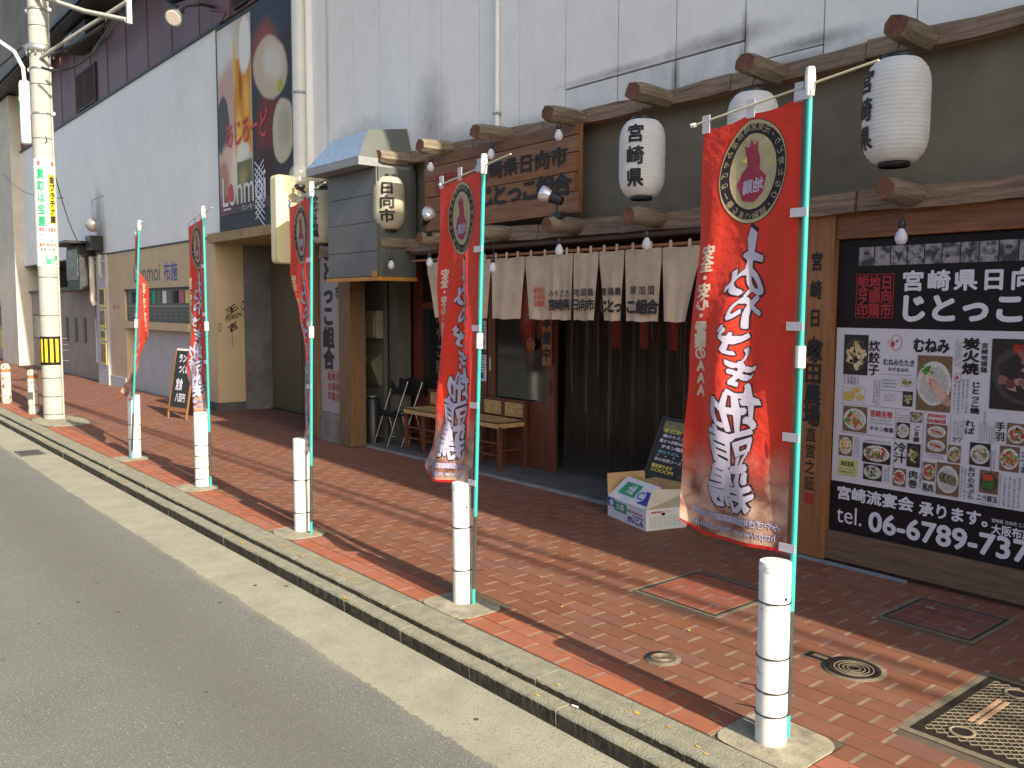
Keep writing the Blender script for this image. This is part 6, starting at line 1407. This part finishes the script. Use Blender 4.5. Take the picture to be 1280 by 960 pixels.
MB().tube([(-20.7, 5.30, .4), (-20.7, 5.30, 1.35), (-20.2, 5.30, 1.35)], .02, 6).build('frame', WPLAS, t); MB().tube([(-20.7, 5.30, .9), (-20.2, 5.30, .9)], .02, 6).build('bar', WPLAS, t)
t = thing('taupe_wall', (-24, 5.3, 0), 'low taupe wall with three vertical slots and a small window', 'wall')
bx('wall_body', (-27.2, -20.82, 5.32, 5.6, 0, 2.0), TAUPE, t); bx('coping', (-27.2, -20.80, 5.26, 5.62, 2.0, 2.05), DSTEEL, t)
for xx in (-23.35, -22.5, -21.7): bx('slot', (xx-.10, xx+.10, 5.305, 5.319, .80, 1.38), BLK, t)
bx('window_pane', (-27.0, -25.2, 5.305, 5.319, .80, 1.38), mat('grey_green_pane', (.22, .26, .22), .3), t); bx('window_frame', (-27.05, -25.15, 5.31, 5.3185, .76, 1.42), DSTEEL, t)
tag(bx('dark_recess', (-27.2, -20.1, 5.9, 6.3, 0, 2.74), INTER), 'dark gap above the taupe wall', 'wall')
tag(bx('cream_pillar', (-29.5, -27.22, 4.95, 5.6, 0, 7.3), PILC), 'tall cream pillar at the end of the pale wall', 'pillar')
t = thing('end_wall', (-35, 5.2, 0), 'cream-grey street front beyond the tall pillar', 'building')
bx('wall_body', (-60, -29.6, 5.2, 6.5, 0, 9), mat('far_cream_grey', (.42, .40, .36), .85, .1, 1.), t)
for k in range(3): bx('bill', (-31.2, -30.3, 5.185, 5.199, .3+k*.75, .9+k*.75), [PYEL, mat('bill_brown', (.16, .10, .06), .6), PYEL][k], t)
# extractor
t = thing('kitchen_extractor', (-20.6, 5.0, 2.1), 'sooty black extractor box with projecting roof plate', 'extractor')
bx('box', (-21.15, -20.12, 4.86, 5.19, 1.98, 2.93), mat('sooty_box', (.05, .05, .055), .5, .3, 6., metal=.2), t, .01); bx('roof_plate', (-21.6, -19.85, 4.55, 5.19, 2.95, 3.0), BLK, t); bx('outlet', (-19.95, -19.55, 4.95, 5.19, 2.80, 3.1), BLK, t)
bx('front_plate', (-21.12, -20.2, 4.84, 4.858, 2.2, 2.85), mat('greasy_plate', (.16, .17, .17), .35, .5, 9., metal=.4), t)
bx('lower_tray', (-22.6, -20.1, 4.9, 5.19, 2.0, 2.06), BLK, t)
for (xx, z0, z1, s, rr) in [(-19.95, 1.68, 2.68, 'cream drain pipe left of the grey pier', .055), (-19.35, 2.25, 2.7, 'short grey pipe stub on the grey pier', .035)]:
    p_ = thing('drain_pipe', (xx, 5.06, z0), s, 'pipe'); MB().tube([(xx, 5.06, z1), (xx, 5.06, z0+.08), (xx-.04, 5.1, z0)], rr, 10).build('pipe_run', PILC, p_); bx('clip', (xx-.06, xx+.06, 5.05, 5.138, z1-.15, z1-.12), STEEL, p_)
for (xx, yy, z, s) in [(-19.3, 4.95, 3.30, 'round metal lamp ball on a wall arm above the extractor'), (-28.9, 4.6, 3.02, 'round lamp ball on the tall cream pillar')]:
    p_ = thing('ball_lamp', (xx, yy, z), s, 'lamp', 'round ball lamps on wall arms')
    MB().lathe((xx, yy, z), [(.0001, -.15), (.09, -.12), (.145, -.04), (.145, .04), (.09, .12), (.0001, .15)], 20).build('ball', mat('dull_silver_ball', (.42, .41, .38), .3, .1, metal=.5), p_)
    MB().tube([(xx, yy, z+.12), (xx-.12, yy+.03, z+.5), (xx-.15, yy+.25, z+.62)], .018, 6).build('arm', STEEL, p_)
# sandwich board
t = thing('sandwich_board', (-13.1, 4.4, 0), 'black sandwich board with chalk writing behind the fourth banner', 'sandwich board')
S0 = Vector((-13.15, 4.30, 0)); ex = Vector((.52, .10, 0)); ey = Vector((-.05, .18, 1.02)); nn = ex.cross(ey).normalized()
def sbq(nm, a0, b0, a1, b1, m_, off, th=.02, ey=ey, S0=S0):
    P_ = lambda a, b: S0+ex*a+ey*b+nn*off; q = [P_(a0, b0), P_(a1, b0), P_(a1, b1), P_(a0, b1)]
    return MB().add(q+[v-nn*th for v in q], [(0, 1, 2, 3), (7, 6, 5, 4), (0, 4, 5, 1), (1, 5, 6, 2), (2, 6, 7, 3), (3, 7, 4, 0)]).build(nm, m_, t)
sbq('slate', .06, .16, .94, .97, mat('slate_black', (.022, .028, .026), .6), 0)
for a in (0, .94): sbq('leg', a, 0, a+.06, 1, WFRAME, .004)
sbq('rail', .06, .10, .94, .16, WFRAME, .002); sbq('top_rail', .06, .97, .94, 1., PAPER, .002)
ey2 = Vector((-.05, -.02, 1.0)); S2 = Vector((-13.2, 4.62, 0))
sbq('rear_panel', 0, .02, 1, 1, mat('dark_red_panel', (.08, .02, .015), .6), 0, .02, Vector((-.0, -.14, 1.0)), S2)
I = Ink(); I.fit('ランチ', .25, .80, .85, .92, .05); I.fit('つくね', .30, .64, .80, .77, .05); I.fit('定食', .25, .40, .6, .58, .05); I.fit('八百円', .3, .24, .8, .36, .04)
I.build('chalk_lettering', PWHITE, lambda a, b: S0+ex*a+ey*b+nn*.004, t)

# ================================================================= STREET BEYOND THE FRAME
t = thing('unseen_shade_building', (6, 5, 0), 'plain grey unseen building right of the shop, shaped to shade the pavement', 'building')
bx('wall', (2.25, 14, 3.86, 8, 0, 8.4), CONC, t)  # unseen block, placed and sized to throw the pavement's shade strip
for k in range(4):
    for j in range(2): bx('window', (3+2.6*k, 4.4+2.6*k, 3.84, 3.859, 1.2+3*j, 2.6+3*j), GLASS, t)
t = thing('opposite_building', (-10, -14, 0), 'long beige building across the street', 'building')
bx('wall', (-50, 20, -17, -13, -.125, 4.6), mat('beige_render', (.36, .33, .28), .85, .1, .7), t)
for k in range(18): bx('window', (-48+3.6*k, -46.2+3.6*k, -13, -12.98, 2.7, 4.0), GLASS, t); bx('shopfront', (-48.4+3.6*k, -45.8+3.6*k, -13, -12.97, .2, 2.2), mat('dark_shopfront', (.06, .06, .07), .3), t)
struct(bx('far_pavement', (-60, 25, -13, -8.0, -.35, 0), CONC))
# overhead cables
def cable(p0, p1, sag, rr, lab, n=18):
    p0, p1 = Vector(p0), Vector(p1); pts = []
    for i in range(n+1): q = i/n; v = p0.lerp(p1, q); v.z -= sag*4*q*(1-q); pts.append(v)
    return tag(MB().tube(pts, rr, 6).build('overhead_cable', BLK), lab, 'cable', 'black cables at the utility pole')
cable((-13.5, 2.9, 7.4), (16, 3.1, 7.6), .5, .035, 'thick street cable running right from the pole top')
cable((-13.5, 2.95, 6.7), (16, 3.45, 6.9), .5, .03, 'lower street cable running right from the pole')
cable((-13.45, 3.0, 5.05), (-9.8, 5.1, 8.0), .5, .022, 'cable sagging across the maroon cladding')
cable((-19, 5.0, 6.7), (-9.9, 4.6, 8.6), .35, .030, 'bundled cable rising over the maroon cladding')
cable((-13.6, 2.9, 4.9), (-12.6, 3.8, 5.8), .35, .018, 'short cable loop beside the pole clamp')
cable((-13.75, 2.95, 4.0), (-20, 4.9, 2.9), .3, .008, 'thin wire from the pole to the extractor')
cable((-14.2, 2.8, 5.3), (-30, 1.6, 6.2), .4, .02, 'cable leaving the pole to the left')
cable((-28, 4.9, 5.3), (-14, 3.2, 3.2), .2, .007, 'thin wire sloping over the pale wall to the pole')
C.objects.unlink(_to)
bpy.data.objects.remove(_to)
